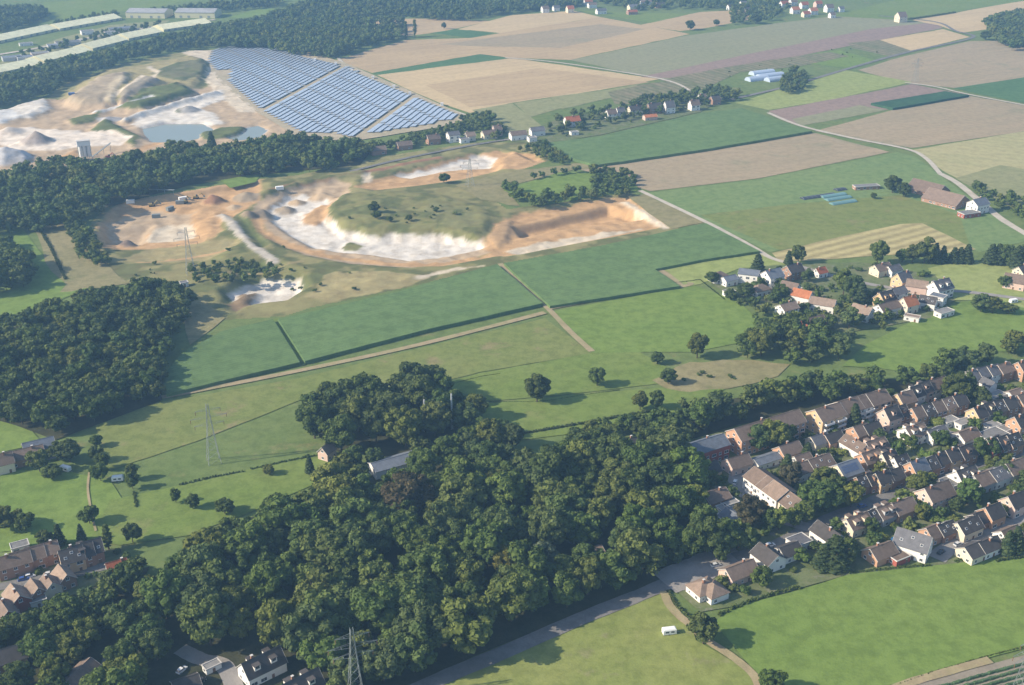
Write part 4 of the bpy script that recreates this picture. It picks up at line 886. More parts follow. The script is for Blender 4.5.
ROWS = [
 ('upper terraces below the belt', [
  (704,449,21,10,7.5,U,'red','slate','c',30),(766,430,38,11,8.5,U,'orange','brown','c',34),(826,417,15,11,8.5,U,'ochre','brown','cb',34),(846,410,12,11,8.5,U,'ochre','brown','c',34),
  (860,406,12,11,8.3,U,'white','brown','b',34),(874,402,12,11,8.3,U,'ochre','brown','c',34),(903,401,10,10,6.5,U,'ochre','brown','c',40),(914,395,8,9,6.5,U,'white','dark','d',42),(922,391,8,9,6.5,U,'pink','dark','d',42),(934,387,14,9,6.2,U,'white','brown','c',38)]),
 ('second terrace row of village', [
  (859,432,9,9,4.5,U,'orange','brown','c',38),(870,430,10,8.5,4.2,U,'brown','dark','',38),(889,417,9,9.5,6.8,U,'pink','dark','cd',44),(899,414,7,9,5.5,U,'brown','dark','d',42),(916,415,7.5,9,5.8,U,'orange','brown','c',40),(926,412,7.5,9,5.8,U,'brown','dark','s',40),
  (936,409,7.5,9,5.8,U,'brown','brown','c',40),(946,406,7.5,9,5.8,U,'ochre','brown','s',40),(957,403,8,9,5.8,U,'brown','dark','c',40),(977,415,7,9,5.8,U,'ochre','dark','c',42),(987,411,7,9,5.8,U,'cream','dark','d',42),(997,409,7,9,5.8,U,'brown','dark','s',42),(1007,406,8,9,5.8,U,'brown','dark','c',42)]),
 ('terrace beside the dark trees', [
  (972,377,8,9,5.8,U,'white','grey','c',38),(981,375,8,9,5.8,U,'brown','grey','',38),(991,373,8,9,5.8,U,'white','grey','c',38),(1002,371,9,9,5.8,U,'brown','brown','c',38),(988,385,7,6,4.5,V_,'white','grey','',36),(1022,369,9,9,6.5,U,'orange','brown','c',42)]),
 ('low row right of terraces', [
  (995,397,12,6,2.8,U,'white','flat','f',0),(1014,394,9,7,3.0,U,'white','tan','',28),(1022,402,9,9,6,U,'orange','brown','c',40),(949,422,9,5,3.0,U,'white','flat','f',0),(964,424,10,5,3.0,U,'white','flat','f',0),(992,427,8,5,3.0,U,'white','flat','f',0),(1007,430,9,5,3.0,U,'white','flat','f',0),(1019,424,9,9,6.2,U,'orange','dark','c',42)]),
 ('upper street of the village', [
  (705,471,13,9,4.2,U,'ochre','dark','c',36),(737,463,12,9,4.0,U,'pink','brown','c',36),(766,460,15,7,3.4,U,'white','slate','',22),(788,451,12,9,4.5,U,'orange','brown','c',38),(801,461,9,8,4.5,U,'white','brown','',36),(818,441,10,8,4.2,U,'cream','grey','c',36),(832,439,10,8,4.0,U,'orange','dark','',36),
  (855,446,13,9,4.2,V_,'white','brown','cs',34),(874,447,12,10,4.5,U,'pink','brown','d',36),(913,433,12,10,5.2,U,'white','brown','cd',36),(935,434,12,9,4.0,U,'white','grey','s',32),(966,436,12,9,4.0,U,'white','brown','c',32),(994,438,15,11,3.6,U,'grey','flat','f',0)]),
 ('dense middle of the village', [
  (803,469,11,9,4.5,U,'white','brown','c',34),(818,464,13,10,4.5,U,'white','brown','cs',34),(846,470,12,11,4.6,U,'cream','slate','p',36),(869,459,11,9,5.0,U,'orange','brown','d',40),(887,460,8,9,5.2,U,'cream','dark','cd',42),(899,464,8,9,5.0,U,'white','dark','s',42),(916,469,9,9,5.6,U,'orange','slate','c',44),(927,466,8,9,5.2,U,'brown','dark','s',42),(939,461,9,9,5.2,U,'brown','dark','c',40),
  (951,457,9,9,5.4,U,'ochre','dark','c',42),(964,454,9,9,5.2,U,'brown','dark','d',42),(991,447,8,9,5.5,U,'red','dark','c',46),(1001,445,7,9,5.5,U,'brown','dark','d',44),(1011,443,8,9,5.5,U,'brown','dark','s',44)]),
 ('row above the grey street', [
  (862,483,8,8,4.8,U,'brown','dark','s',42),(871,481,7,8,4.8,U,'brown','dark','d',42),(881,480,8,8,5.2,U,'ochre','dark','c',44),(893,477,8,8,4.8,U,'brown','dark','',42),(952,484,9,8,3.6,U,'white','flat','f',0),(964,477,12,10,4.8,U,'white','dark','ds',42),(982,480,12,10,4.6,U,'grey','brown','c',32),(997,475,12,10,4.6,U,'white','grey','s',32),(1013,469,12,10,5.0,U,'cream','brown','c',36)]),
 ('row below the grey street', [
  (856,523,12,9,4.2,U,'cream','brown','cd',36),(871,517,9,8,4.2,U,'white','dark','s',36),(884,513,10,9,4.2,U,'grey','brown','d',36),(901,508,12,9,4.4,U,'orange','brown','c',38),(935,494,15,11,5.4,U,'pink','brown','c',40),(966,527,12,9,4.4,U,'cream','dark','s',38),(991,514,9,9,5.0,U,'orange','dark','c',42),(1014,503,10,9,5.4,U,'pink','dark','c',42),(979,519,9,8,4.0,U,'brown','dark','',38)]),
 ('front row at bright field', [
  (704,587,11,9,3.6,U,'white','tan','hc',32),(713,590,9,9,3.6,V_,'white','tan','h',32),(739,571,14,9,3.6,U,'pink','brown','c',34),(768,557,11,10,4.4,V_,'white','dark','c',34),(788,551,10,8,3.6,U,'white','dark','',32),(799,543,9,7,3.4,U,'white','grey','f',0),(828,535,13,9,4.2,V_,'white','dark','c',36),(880,552,12,9,3.6,U,'orange','brown','c',34),(898,558,8,6,2.8,U,'red','brown','f',0),(913,543,14,11,5.2,-33,'white','grey','s',42),(932,533,8,8,4.0,U,'orange','brown','c',38),(944,530,9,8,4.0,U,'brown','dark','s',38),(972,551,10,9,3.6,U,'cream','dark','',34),(987,546,11,8,3.6,U,'white','dark','c',36),(1008,535,10,8,4.0,U,'white','brown','',36)]),
 ('cluster beside the purple tree', [
  (714,497,12,10,4.2,U,'brown','brown','c',30),(728,504,8,6,3.0,U,'white','flat','f',0),(724,511,6,5,3.0,V_,'white','flat','f',0),(735,518,11,9,3.4,-50,'white','slate','',20),(726,520,8,6,2.8,-50,'grey','flat','f',0),(678,475,12,8,4.0,U,'white','grey','',34)]),
 ('flats along the curved street', [(763,482,13,13,6.2,-62,'white','brown','b',28),(777,492,14,13,6.2,-62,'white','tan','',28),(791,502,12,12,5.6,-62,'cream','brown','s',30)]),
 ('upper side of mid village', [
  (719,276,12,10,3.6,U,'white','brown','h',32),(729,280,10,7,4.0,U,'white','slate','',32),(749,275,13,11,6.5,-20,'white','slate','',18),(772,277,12,11,7.0,U,'white','slate','c',36),(793,271,12,10,5.5,U,'brown','dark','c',38),(820,272,8,7,3.6,U,'white','red','c',38),(881,269,13,9,4.6,U,'cream','brown','c',36),(893,270,10,8,4.2,U,'white','grey','',34),(902,280,10,10,6.0,U,'ochre','grey','c',44),(917,286,13,10,5.0,-25,'pink','tan','',32),(940,288,14,11,6.2,U,'white','grey','cd',42)]),
 ('lower side of mid village', [
  (729,293,7,5,3.0,U,'white','flat','f',0),(760,289,12,9,4.2,U,'white','tan','h',32),(790,288,11,9,5.0,-35,'white','brown','',34),(802,296,12,9,5.0,-35,'white','orange','c',36),(823,304,15,10,5.0,-25,'white','tan','',30),(787,309,12,9,5.4,U,'white','tan','c',32),(813,322,15,9,4.0,U,'red','brown','',30),(862,312,12,10,5.2,-40,'white','tan','c',34),(885,299,11,10,5.2,U,'ochre','dark','d',44),(887,308,16,9,4.6,U,'white','brown','',34),(897,293,11,9,5.2,U,'white','grey','c',32),(908,304,10,9,5.6,U,'cream','orange','c',46),(928,302,10,9,4.6,-30,'white','dark','s',34),(938,299,9,7,5.4,-40,'white','slate','f',0),(912,318,9,5,2.8,-30,'white','tan','f',0),(944,313,12,6,3.0,U,'white','flat','f',0)]),
 ('farmstead above mid village', [(928,188,26,19,3.2,-50,'brown','brown','',30),(946,198,28,20,3.2,-50,'brown','brown','',30),(978,205,14,11,7.0,U,'white','slate','c',34),(969,214,16,8,3.0,20,'red','flat','f',0),(866,187,20,6,2.6,10,'brown','flat','f',0),(1015,281,13,11,5.0,-30,'pink','brown','c',36),(1022,272,9,9,5.5,U,'cream','dark','c',38)]),
 ('far hamlet below tan fields', [
  (518,135,16,9,5,20,'white','brown','',34),(537,131,14,9,5,20,'white','grey','',34),(532,139,8,7,4,20,'white','flat','f',0),(572,121,15,10,5.5,20,'white','red','c',38),(574,133,8,6,3,20,'white','flat','f',0),(611,114,10,9,5.5,20,'white','brown','c',40),(620,112,8,9,5.5,20,'white','grey','c',40),(635,110,14,9,5.5,20,'cream','dark','c',38),(654,108,14,10,6,20,'brown','dark','c',40),(669,107,10,10,6.5,20,'white','grey','c',48),(650,117,14,7,3.5,20,'pink','orange','',30),(694,105,10,9,6,20,'white','brown','c',46),(702,98,8,8,5,20,'white','brown','c',40),(715,100,10,9,5,20,'brown','dark','',38)]),
 ('line below the solar park', [(378,150,14,9,4,25,'brown','brown','',34),(404,145,14,9,4,25,'brown','brown','',34),(433,139,12,9,5,25,'brown','brown','c',38),(453,136,11,9,6.5,25,'white','grey','',32),(464,140,9,7,3.5,25,'white','grey','f',0),(470,136,9,8,4.5,25,'cream','tan','c',38),(489,134,14,9,4.5,25,'cream','brown','',34),(497,130,8,8,6,25,'pink','brown','c',42)]),
 ('village at top edge', [(545,9,11,10,6,20,'white','brown','',38),(556,8,10,9,5,20,'white','grey','',38),(570,9,11,10,6,20,'cream','red','',42),(592,5,14,9,5,20,'white','brown','',34),(601,11,16,9,5,20,'white','grey','',34),(588,2,14,9,5,20,'white','red','',34),(634,7,18,11,5,20,'cream','grey','',30),(645,2,18,11,5,20,'white','brown','',30),(632,12,16,9,4,20,'brown','red','',30),(660,5,14,10,5,20,'brown','dark','',34),(731,7,12,9,5,20,'white','dark','',36),(743,4,10,9,6,20,'white','grey','',38),(747,10,11,9,5,20,'cream','dark','',36)]),
 ('red roofed top right village', [(784,4,13,10,6,20,'white','red','',40),(795,10,13,10,6,20,'white','orange','',40),(804,5,13,10,6,20,'white','red','',40),(813,11,13,10,6,20,'white','orange','',40),(818,4,12,10,6,20,'pink','red','',40),(829,8,13,11,7,20,'white','brown','',42),(806,14,12,9,5,20,'cream','red','',38),(841,9,9,8,5,20,'white','grey','',38),(832,15,9,8,5,20,'white','brown','',38),(793,2,12,10,6,20,'white','brown','',40),(901,17,13,12,8,20,'cream','brown','',44)]),
 ('lower left hamlet', [(14,563,13,9,5.4,U,'brown','brown','c',36),(28,558,13,9,5.4,U,'brown','brown','',36),(43,553,12,9,5.4,U,'brown','brown','c',36),(72,558,9,9,5.4,U,'ochre','dark','cs',42),(82,554,9,9,5.4,U,'brown','dark','d',42),(92,550,8,9,5.4,U,'brown','dark','s',42),(117,567,8,6,3.6,U,'cream','red','c',38),(64,577,9,7,4.2,-50,'brown','tan','',40),(50,586,8,7,4.4,-50,'cream','brown','c',42),(36,591,8,7,4.2,-50,'brown','tan','',42),(17,598,10,8,4.6,-50,'red','tan','c',40),(5,613,11,8,5.0,-50,'red','brown','c',40),(38,601,6,5,2.8,U,'white','flat','f',0),(20,547,7,5,2.6,U,'white','flat','f',0)]),
 ('buildings at the left wood', [(39,447,14,9,4.4,U,'cream','slate','',36),(22,456,18,8,4.0,U,'brown','brown','c',34),(3,462,9,9,5.0,U,'cream','brown','c',40),(104,396,10,6,2.8,U,'white','flat','f',0),(184,284,5,4,2.6,U,'white','grey','f',0)]),
 ('houses at the bottom edge', [(262,665,15,9,4.4,40,'white','dark','cd',44),(300,687,15,9,4.4,40,'white','dark','cd',44),(80,677,13,9,4.2,70,'brown','brown','',30),(8,657,12,9,4.6,U,'brown','dark','',36),(212,667,6,3.4,2.4,40,'white','flat','f',0),(186,684,9,7,3.0,U,'brown','dark','',30)]),
 ('houses hidden in big wood', [(327,451,7,6,4.2,60,'pink','tan','',46),(395,463,22,9,4.4,U,'white','slate','',22),(634,444,12,8,4.2,U,'white','dark','c',36),(672,480,13,7,3.8,40,'white','grey','',34),(676,537,9,7,3.4,U,'cream','brown','',34),(594,552,7,5,3.0,U,'cream','tan','',30)]),
]
for rown, items in ROWS:
    order = sorted(range(len(items)), key=lambda i: items[i][0])
    rank = {i: k for k, i in enumerate(order)}
    for i, (x, y, L, W, h, ang, wl_, rf_, feat, pt) in enumerate(items):
        kind = 'low flat-roofed building' if 'f' in feat else 'block of flats' if h >= 8 else 'house'
        extra = ' and dormers' if 'd' in feat else ' and solar panels' if 'p' in feat else ' and skylights' if 's' in feat else ''
        base = f"{WN[wl_]} {kind}" + ('' if 'f' in feat else f" with {RN[rf_]} roof")
        lab = f"{base}{extra}, {ORD[rank[i]]} from left, {rown}"
        if len(lab.split()) > 16: lab = f"{base}, {ORD[rank[i]]} from left, {rown}"
        house(x, y, L, W, h, ang, wl_, rf_, feat, pt or 30, lab,
              rown, 'flat_roofed_building' if 'f' in feat else 'block_of_flats' if h >= 8 else 'house', 'building' if h >= 8 or 'f' in feat else 'house')

# ---------------------------------------------------------------- solar park
A0, A1 = P(262,111), P(343,67); Adir = (A1-A0).normalized()
B0, B1 = P(346,68), P(463,116); Bdir = (B1-B0).normalized()
An = Vector((Adir.y, -Adir.x, 0))                 # towards the camera's right
if An.dot(Bdir) < 0: An = -An
park = [(208,62),(212,52),(222,47),(288,49),(300,57),(345,66),(462,117),(438,124),(392,131),(350,138),(340,136),(322,134),(302,134),(262,112),(240,92),(226,80),(232,70),(216,71)]
parkg = G(park)
field('bare_ground', 'sandy ground under the solar park', [(204,64),(212,50),(292,47),(346,63),(472,118),(440,127),(352,141),(300,138),(258,113),(222,84)], mat_field('park_ground', (.42,.35,.25), (.34,.30,.20), 60, 0, 0, 30, .3, .25))
TAB_L, PITCHR, PW = 37.0, 6.3, 5.9
pvm = NT('solar_panel'); pp = pvm.n('ShaderNodeTexCoord').outputs['Object']; sx = pvm.n('ShaderNodeSeparateXYZ'); pvm.l(pp, sx.inputs[0])
gx = pvm.math('GREATER_THAN', pvm.math('FRACT', pvm.math('DIVIDE', sx.outputs[0], 1.7)), .95); gy = pvm.math('GREATER_THAN', pvm.math('FRACT', pvm.math('DIVIDE', sx.outputs[1], 1.05)), .94)
oi = pvm.n('ShaderNodeObjectInfo')
pc = pvm.mix(pvm.math('MULTIPLY', oi.outputs['Random'], .5), (.31,.36,.46), (.35,.40,.50))  # pale blue of the sky's reflection is put into the base colour
pvm.bsdf(pvm.mix(pvm.math('MAXIMUM', gx, gy), pc, (.42,.45,.50)), .22, .6)
tl = TAB_L-2.6; zt, zb_ = 1.6, 1.0; tilt_y = PW/2
pm = MB().slab([(-tl/2,-tilt_y,zt),(tl/2,-tilt_y,zt),(tl/2,tilt_y,zb_),(-tl/2,tilt_y,zb_)], .08)
panel_me = pm.mesh('panel', pvm.m)
post_me = MB().box(-.08,.08,-tilt_y*.6,-tilt_y*.6+.16,-.05,1.7).box(-.08,.08,tilt_y*.6-.16,tilt_y*.6,-.05,1.0).bar((0,-tilt_y*.62,1.66),(0,tilt_y*.62,1.0),.12).mesh('support', M['steel'])
rot = math.atan2(Adir.y, Adir.x); nrow = 0
bA = Bdir.dot(Adir)/Bdir.dot(An)
for r_ in range(-60, 90):
    off = r_*PITCHR
    if abs(off) < 2.0 or abs(off-20*PITCHR) < 2.0: continue      # brown service tracks
    tt = np.arange(-420, 620, 1.5); lx = A0.x+Adir.x*tt+An.x*off; ly = A0.y+Adir.y*tt+An.y*off
    inn = tt[poly_sd(lx, ly, parkg) > 0]
    if len(inn) < 6: continue
    lo, hi = inn.min(), inn.max()
    for c_ in range(-10, 16):
        t0 = max(lo, c_*TAB_L + off*bA); t1 = min(hi, (c_+1)*TAB_L + off*bA)
        if t1-t0 < 9: continue
        t = (t0+t1)/2; k_ = (t1-t0)/TAB_L; ctr = A0 + Adir*t + An*off
        o = empty('solar_table', (ctr.x, ctr.y, .1), rot + (math.pi if An.dot(Vector((-math.sin(rot), math.cos(rot), 0))) > 0 else 0)); nrow += 1
        # the panels face left, towards the sun
        tag(o, 'blue grey solar table in the rows of the solar park', 'solar panel', 'solar tables of the solar park')
        pn_ = link('panel', panel_me, o); pn_.scale.x = k_
        for k in (-.42, -.14, .14, .42): link('support', post_me, o, (tl*k*k_, 0, 0))
print('solar tables', nrow)
CAB = MB().box(-2.6,2.6,-1.4,1.4,0,2.9,0).box(-2.75,2.75,-1.55,1.55,2.902,3.1,1).mesh('cabin_body', M['white'], M['trim'])
CDO = MB().box(-.9,.9,-.05,0,0,2.2).mesh('door', M['steel'])
for i, (x, y) in enumerate(((282,49),(315,61),(336,65),(352,72),(373,79),(394,88),(410,95),(442,106))):
    o = empty('transformer_cabin', P(x, y), rot+.3); tag(o, f'white transformer cabin, {ORD[i]} from left along the solar park edge', 'cabin', 'transformer cabins')
    link('cabin_body', CAB, o); link('door', CDO, o, (0,-1.41,0))

# ---------------------------------------------------------------- long pale sheds
M['shedroof'] = mat_field('shed_roof', (.80,.77,.50), (.74,.70,.46), 30, 6, .06, 40, .4, .1)
M['shedgrey'] = mat_field('shed_roof_grey', (.34,.34,.34), (.30,.30,.31), 30, 6, .08, 40, .4, .1)
M['shedwall'] = mat_plain('shed_wall', (.60,.56,.36), .9, .1)
def shed(a, b_, W, h, lab, pitch=17, grey=False, i=0):
    p, q = P(*a), P(*b_); d = q-p; L = d.length; c = (p+q)/2; ang = math.atan2(d.y, d.x)
    n = Vector((-d.y, d.x, 0)).normalized(); n = n if n.y > 0 else -n; c = c + n*W/2
    o = empty('long_shed', c, ang); tag(o, lab, 'shed', 'long pale sheds'); rise = W/2*math.tan(R(pitch))
    HOUSE_BOX.append(((c.x,c.y), math.cos(ang), math.sin(ang), L/2+3, W/2+6))
    x0, x1, y0, y1 = -L/2, L/2, -W/2, W/2
    w = MB().add([(x0,y0,-.3),(x1,y0,-.3),(x1,y1,-.3),(x0,y1,-.3),(x0,y0,h),(x1,y0,h),(x1,y1,h),(x0,y1,h),(x0,0,h+rise),(x1,0,h+rise)], [(0,1,5,4),(2,3,7,6),(1,2,6,9,5),(3,0,4,8,7)]).build('wall', M['shedwall'], o)
    k = max(2, int(L/24))
    for j in range(k):                                                   # roof bays
        u0, u1 = x0+L*j/k+.15, x0+L*(j+1)/k-.15
        m = MB(); m.slab([(u0,y0-.6,h-.1),(u1,y0-.6,h-.1),(u1,0,h+rise+.15),(u0,0,h+rise+.15)], .2); m.slab([(u1,y1+.6,h-.1),(u0,y1+.6,h-.1),(u0,0,h+rise+.15),(u1,0,h+rise+.15)], .2)
        m.build('roof_bay', M['shedgrey' if grey else 'shedroof'], o)
        for t in ((u0*.7+u1*.3), (u0*.3+u1*.7)):
            MB().box(t-2, t+2, y0-.08, y0-.01, .2, min(h-.6,3.6)).build('gate', M['steel'], w)
for i, (a, b_) in enumerate((((-22,80),(44,66)),((45,64),(92,53)),((93,51),(128,42)),((129,41),(163,34)),((164,32),(212,25)))):
    shed(a, b_, 30, 3.4, f'long pale yellow shed, {ORD[i]} from left in the lower shed line')
for i, (a, b_) in enumerate((((-22,48),(57,31)),((60,31),(122,20)))):
    shed(a, b_, 30, 3.4, f'long pale yellow shed, {ORD[i]} from left in the upper shed line')
for i, (a, b_) in enumerate((((126,18),(165,18.6)),((175,18),(215,18.4)))):
    shed(a, b_, 34, 8, f'grey roofed hall with pale yellow front, {ORD[i]} from left at the top', 12, True)
for i, (x, y, L, W, h, wl_, rf_) in enumerate(((87,32,16,10,5,'white','flat'),(110,33,14,10,4,'white','flat'),(26,44,16,8,3,'white','flat'),(55,46,18,12,4,'grey','slate'),(12,58,22,14,4,'grey','slate'),(122,29,36,14,4,'grey','slate'),(40,54,20,12,4,'pink','flat'),(68,43,30,14,4,'grey','grey'),(25,58,18,14,4,'grey','slate'))):
    house(x, y, L, W, h, 30, wl_, rf_, 'f', 20, f'small {WN[wl_]} building, {ORD[i]} built between the long pale sheds', 'buildings between the sheds', 'small_building', 'building')

# ---------------------------------------------------------------- greenhouses and farm clutter
M['poly'] = mat_plain('greenhouse_film', (.42,.50,.62), .25, .5, .2)
M['tarp'] = mat_plain('silage_tarp', (.13,.26,.27), .5, .3, .3); M['tarpdark'] = mat_plain('dark_tarp', (.05,.06,.075), .5, .3, .3)
def tunnel(x, y, L, W, h, ang, mat, name, lab, cat, group=None):
    c = P(x, y); o = empty(name, c, R(ang)); tag(o, lab, cat, group); n = 10; mb = MB(); vs = []
    for xx in (-L/2, L/2): vs += [(xx, W/2*math.cos(math.pi*i/n), h*math.sin(math.pi*i/n)) for i in range(n+1)]
    mb.add(vs, [(i, i+1, n+2+i, n+1+i) for i in range(n)] + [tuple(range(n+1))[::-1], tuple(range(n+1, 2*n+2))]); mb.build('cover', mat, o)
    rb = MB()
    for k in range(int(L/4)+1):
        xx = -L/2+k*4
        for i in range(0, n, 2): rb.bar((xx, W/2*1.01*math.cos(math.pi*i/n), h*1.01*math.sin(math.pi*i/n)), (xx, W/2*1.01*math.cos(math.pi*(i+2)/n), h*1.01*math.sin(math.pi*(i+2)/n)), .12)
    rb.build('hoops', M['steel'], o)
for i, (x, y, L) in enumerate(((762,74,30),(770,77,34),(779,80,34),(757,80,26))): tunnel(x, y, L, 11, 4.5, 28, M['poly'], 'greenhouse', f'pale blue greenhouse tunnel, {ORD[i]} counted along the top right farm', 'greenhouse', 'greenhouse tunnels')
for i, (x, y, L, m_) in enumerate(((818,197,30,'tarpdark'),(833,196,22,'tarp'),(838,199,22,'tarp'),(843,203,22,'tarp'),(840,190,9,'tarpdark'))): tunnel(x, y, L, 6, 1.6, 24, M[m_], 'silage_clamp', f'{"dark" if m_=="tarpdark" else "blue green"} silage heap, {ORD[i]} counted in the farm meadow', 'silage', 'silage heaps')
# gravel plant tower
o = empty('gravel_plant', P(86,160), .4); tag(o, 'white gravel plant tower with silos beside the grey heaps', 'plant tower')
for k in (-3.2, 0, 3.2):
    s_ = MB().tube((k,0,3),(k,0,12),1.5,1.5,12).tube((k,0,1.2),(k,0,3),.4,1.5,12).build('silo', M['white'], o)
MB().box(-5.2,5.2,-2.2,2.2,12.02,16).build('head_house', M['white'], o); MB().box(-5.5,5.5,-2.5,2.5,16.02,16.4).build('roof', M['trim'], o)
for sx_ in (-4.9,-1.6,1.6,4.9):
    for sy_ in (-1.9,1.9): MB().bar((sx_,sy_,-.1),(sx_,sy_,12),.35).build('leg', M['steel'], o)
def conveyor(a, b_, h, lab):
    p, q = P(*a), P(*b_); c = p; o = empty('conveyor_belt', c, math.atan2((q-p).y, (q-p).x)); tag(o, lab, 'conveyor', 'conveyors in the quarries'); L = (q-p).length
    MB().slab([(0,-.7,.6),(L,-.7,h),(L,.7,h),(0,.7,.6)], .35).build('belt', M['r_grey'] if False else M['steel'], o)
    for k in (.3,.6,.95): MB().bar((L*k,0,-.1),(L*k,0,h*k),.3).build('leg', M['steel'], o)
conveyor((92,158),(112,152),8, 'steel conveyor belt right of the white gravel tower'); conveyor((150,190),(175,196),5, 'steel conveyor belt in the sand basin')
M['yellow'] = mat_plain('machine_yellow', (.34,.25,.08), .6, .3); M['blue'] = mat_plain('blue_paint', (.07,.16,.42), .5, .4); M['redp'] = mat_plain('red_paint', (.45,.06,.04), .5, .4); M['orangep'] = mat_plain('orange_canvas', (.70,.20,.06), .8, .1)
def digger(x, y, ang, lab, m_='yellow', z=0):
    o = empty('excavator', P(x, y, z), R(ang)); tag(o, lab, 'excavator', 'machines in the quarries')
    for s_ in (-1.2,1.2): MB().box(-2.2,2.2,s_-.35,s_+.35,0,.9).build('track', M['tyre'], o)
    MB().box(-1.9,1.6,-1.4,1.4,.95,2.1).build('body', M[m_], o); MB().box(.2,1.5,-1.35,-.3,2.1,3.3).build('cab', M['glass'], o)
    a_ = MB().bar((1.4,.2,1.8),(4.2,.2,4.2),.5).bar((4.2,.2,4.2),(6.2,.2,1.6),.4).build('arm', M[m_], o); MB().box(5.6,6.8,-.5,.9,.9,1.9).build('bucket', M['steel'], a_)
for x, y, a, m_, w_, z_ in ((152,206,20,'yellow','on the orange sand by the basin rim',-2.2),(185,203,70,'yellow','between the heaps of the sand basin',-2.2),(108,158,40,'redp','beside the white gravel tower',.1),(196,198,10,'yellow','at the foot of the brown heap',-2.2)): digger(x, y, a, f'{"red" if m_=="redp" else "yellow"} excavator {w_}', m_, z_)
def container(x, y, ang, m_, lab, z=.05):
    o = empty('container', P(x, y, z), R(ang)); tag(o, lab, 'container', 'containers and site cabins')
    MB().box(-3,3,-1.25,1.25,.1,2.7).build('body', M[m_], o); mb = MB()
    for k in range(12): mb.box(-2.9+k*.5,-2.7+k*.5,-1.31,-1.25,.2,2.6)
    mb.build('ribs', M[m_], o); MB().box(3.002,3.06,-1.1,1.1,.2,2.6).build('door', M['steel'], o)
for x, y, a, m_, lab, z_ in ((73,103,20,'blue','blue container at the foot of the tan heap',.3),(280,193,20,'white','white site cabin above the white pit',-2.0),(78,170,30,'white','white site cabin below the gravel tower',.1),(131,205,10,'white','white site cabin on the basin rim',-2),(180,204,10,'steel','grey container among the basin machines',-2),(183,200,30,'white','white container among the basin machines',-2),(156,215,15,'steel','grey container in the middle of the basin',-2.5),(170,209,60,'steel','grey site hut on the orange sand',-2.2)): container(x, y, a, m_, lab, z_)
# trailer, caravan, tent, pools
def trailer(x, y, ang, lab, m_='white'):
    o = empty('trailer', P(x, y), R(ang)); tag(o, lab, 'trailer')
    mb = MB(); mb.box(-2.4,2.4,-1.1,1.1,.6,2.3); mb.add([(-2.4,-1.1,2.3),(2.4,-1.1,2.3),(2.4,1.1,2.3),(-2.4,1.1,2.3),(-2,-.8,2.7),(2,-.8,2.7),(2,.8,2.7),(-2,.8,2.7)], [(4,5,6,7),(0,1,5,4),(1,2,6,5),(2,3,7,6),(3,0,4,7)])
    mb.build('body', M[m_], o); MB().bar((2.4,0,.7),(3.8,0,.5),.14).build('drawbar', M['steel'], o); MB().box(-1.6,-.4,-1.13,-1.1,1.3,1.9).box(.4,1.6,-1.13,-1.1,1.3,1.9).build('window', M['glass'], o)
    for s_ in (-1.15,1.0): MB().tube((-.2,s_,.35),(-.2,s_+.15,.35),.35,.35,12).build('wheel', M['tyre'], o)
trailer(669,634,10,'white livestock trailer on the bottom pasture'); trailer(66,471,-25,'white caravan in the meadow at the left'); trailer(1013,303,20,'white trailer in the meadow right of the mid village'); trailer(118,481,10,'pale trailer behind the shaded left trees')
o = empty('party_tent', P(709,507)); tag(o, 'orange garden tent beside the purple tree', 'tent')
MB().add([(-2.5,-2.5,2.2),(2.5,-2.5,2.2),(2.5,2.5,2.2),(-2.5,2.5,2.2),(0,0,3.8)], [(0,1,4),(1,2,4),(2,3,4),(3,0,4)]).build('canopy', M['orangep'], o)
for a in (-2.4,2.4):
    for b2 in (-2.4,2.4): MB().bar((a,b2,0),(a,b2,2.25),.1).build('pole', M['steel'], o)
def pool(x, y, r, lab):
    o = empty('garden_pool', P(x, y)); tag(o, lab, 'pool'); n = 18
    ring = [(r*math.cos(2*math.pi*i/n), r*math.sin(2*math.pi*i/n)) for i in range(n)]
    MB().add([(a,b2,0) for a,b2 in ring]+[(a,b2,1.1) for a,b2 in ring], [(i,(i+1)%n,n+(i+1)%n,n+i) for i in range(n)]).build('wall', M['blue'], o)
    MB().add([(a*.99,b2*.99,.95) for a,b2 in ring], [tuple(range(n))]).build('water', POOLW, o)
POOLW = mat_plain('pool_water', (.12,.42,.62), .1, .5, .1)
pool(896,542,2.2,'round blue pool beside the slate roofed white house'); pool(1020,288,2.8,'round blue pool by the pale pink house'); pool(700,507,1.8,'small blue pool left of the orange tent'); pool(29,606,1.6,'small blue pool in the lower left hamlet')

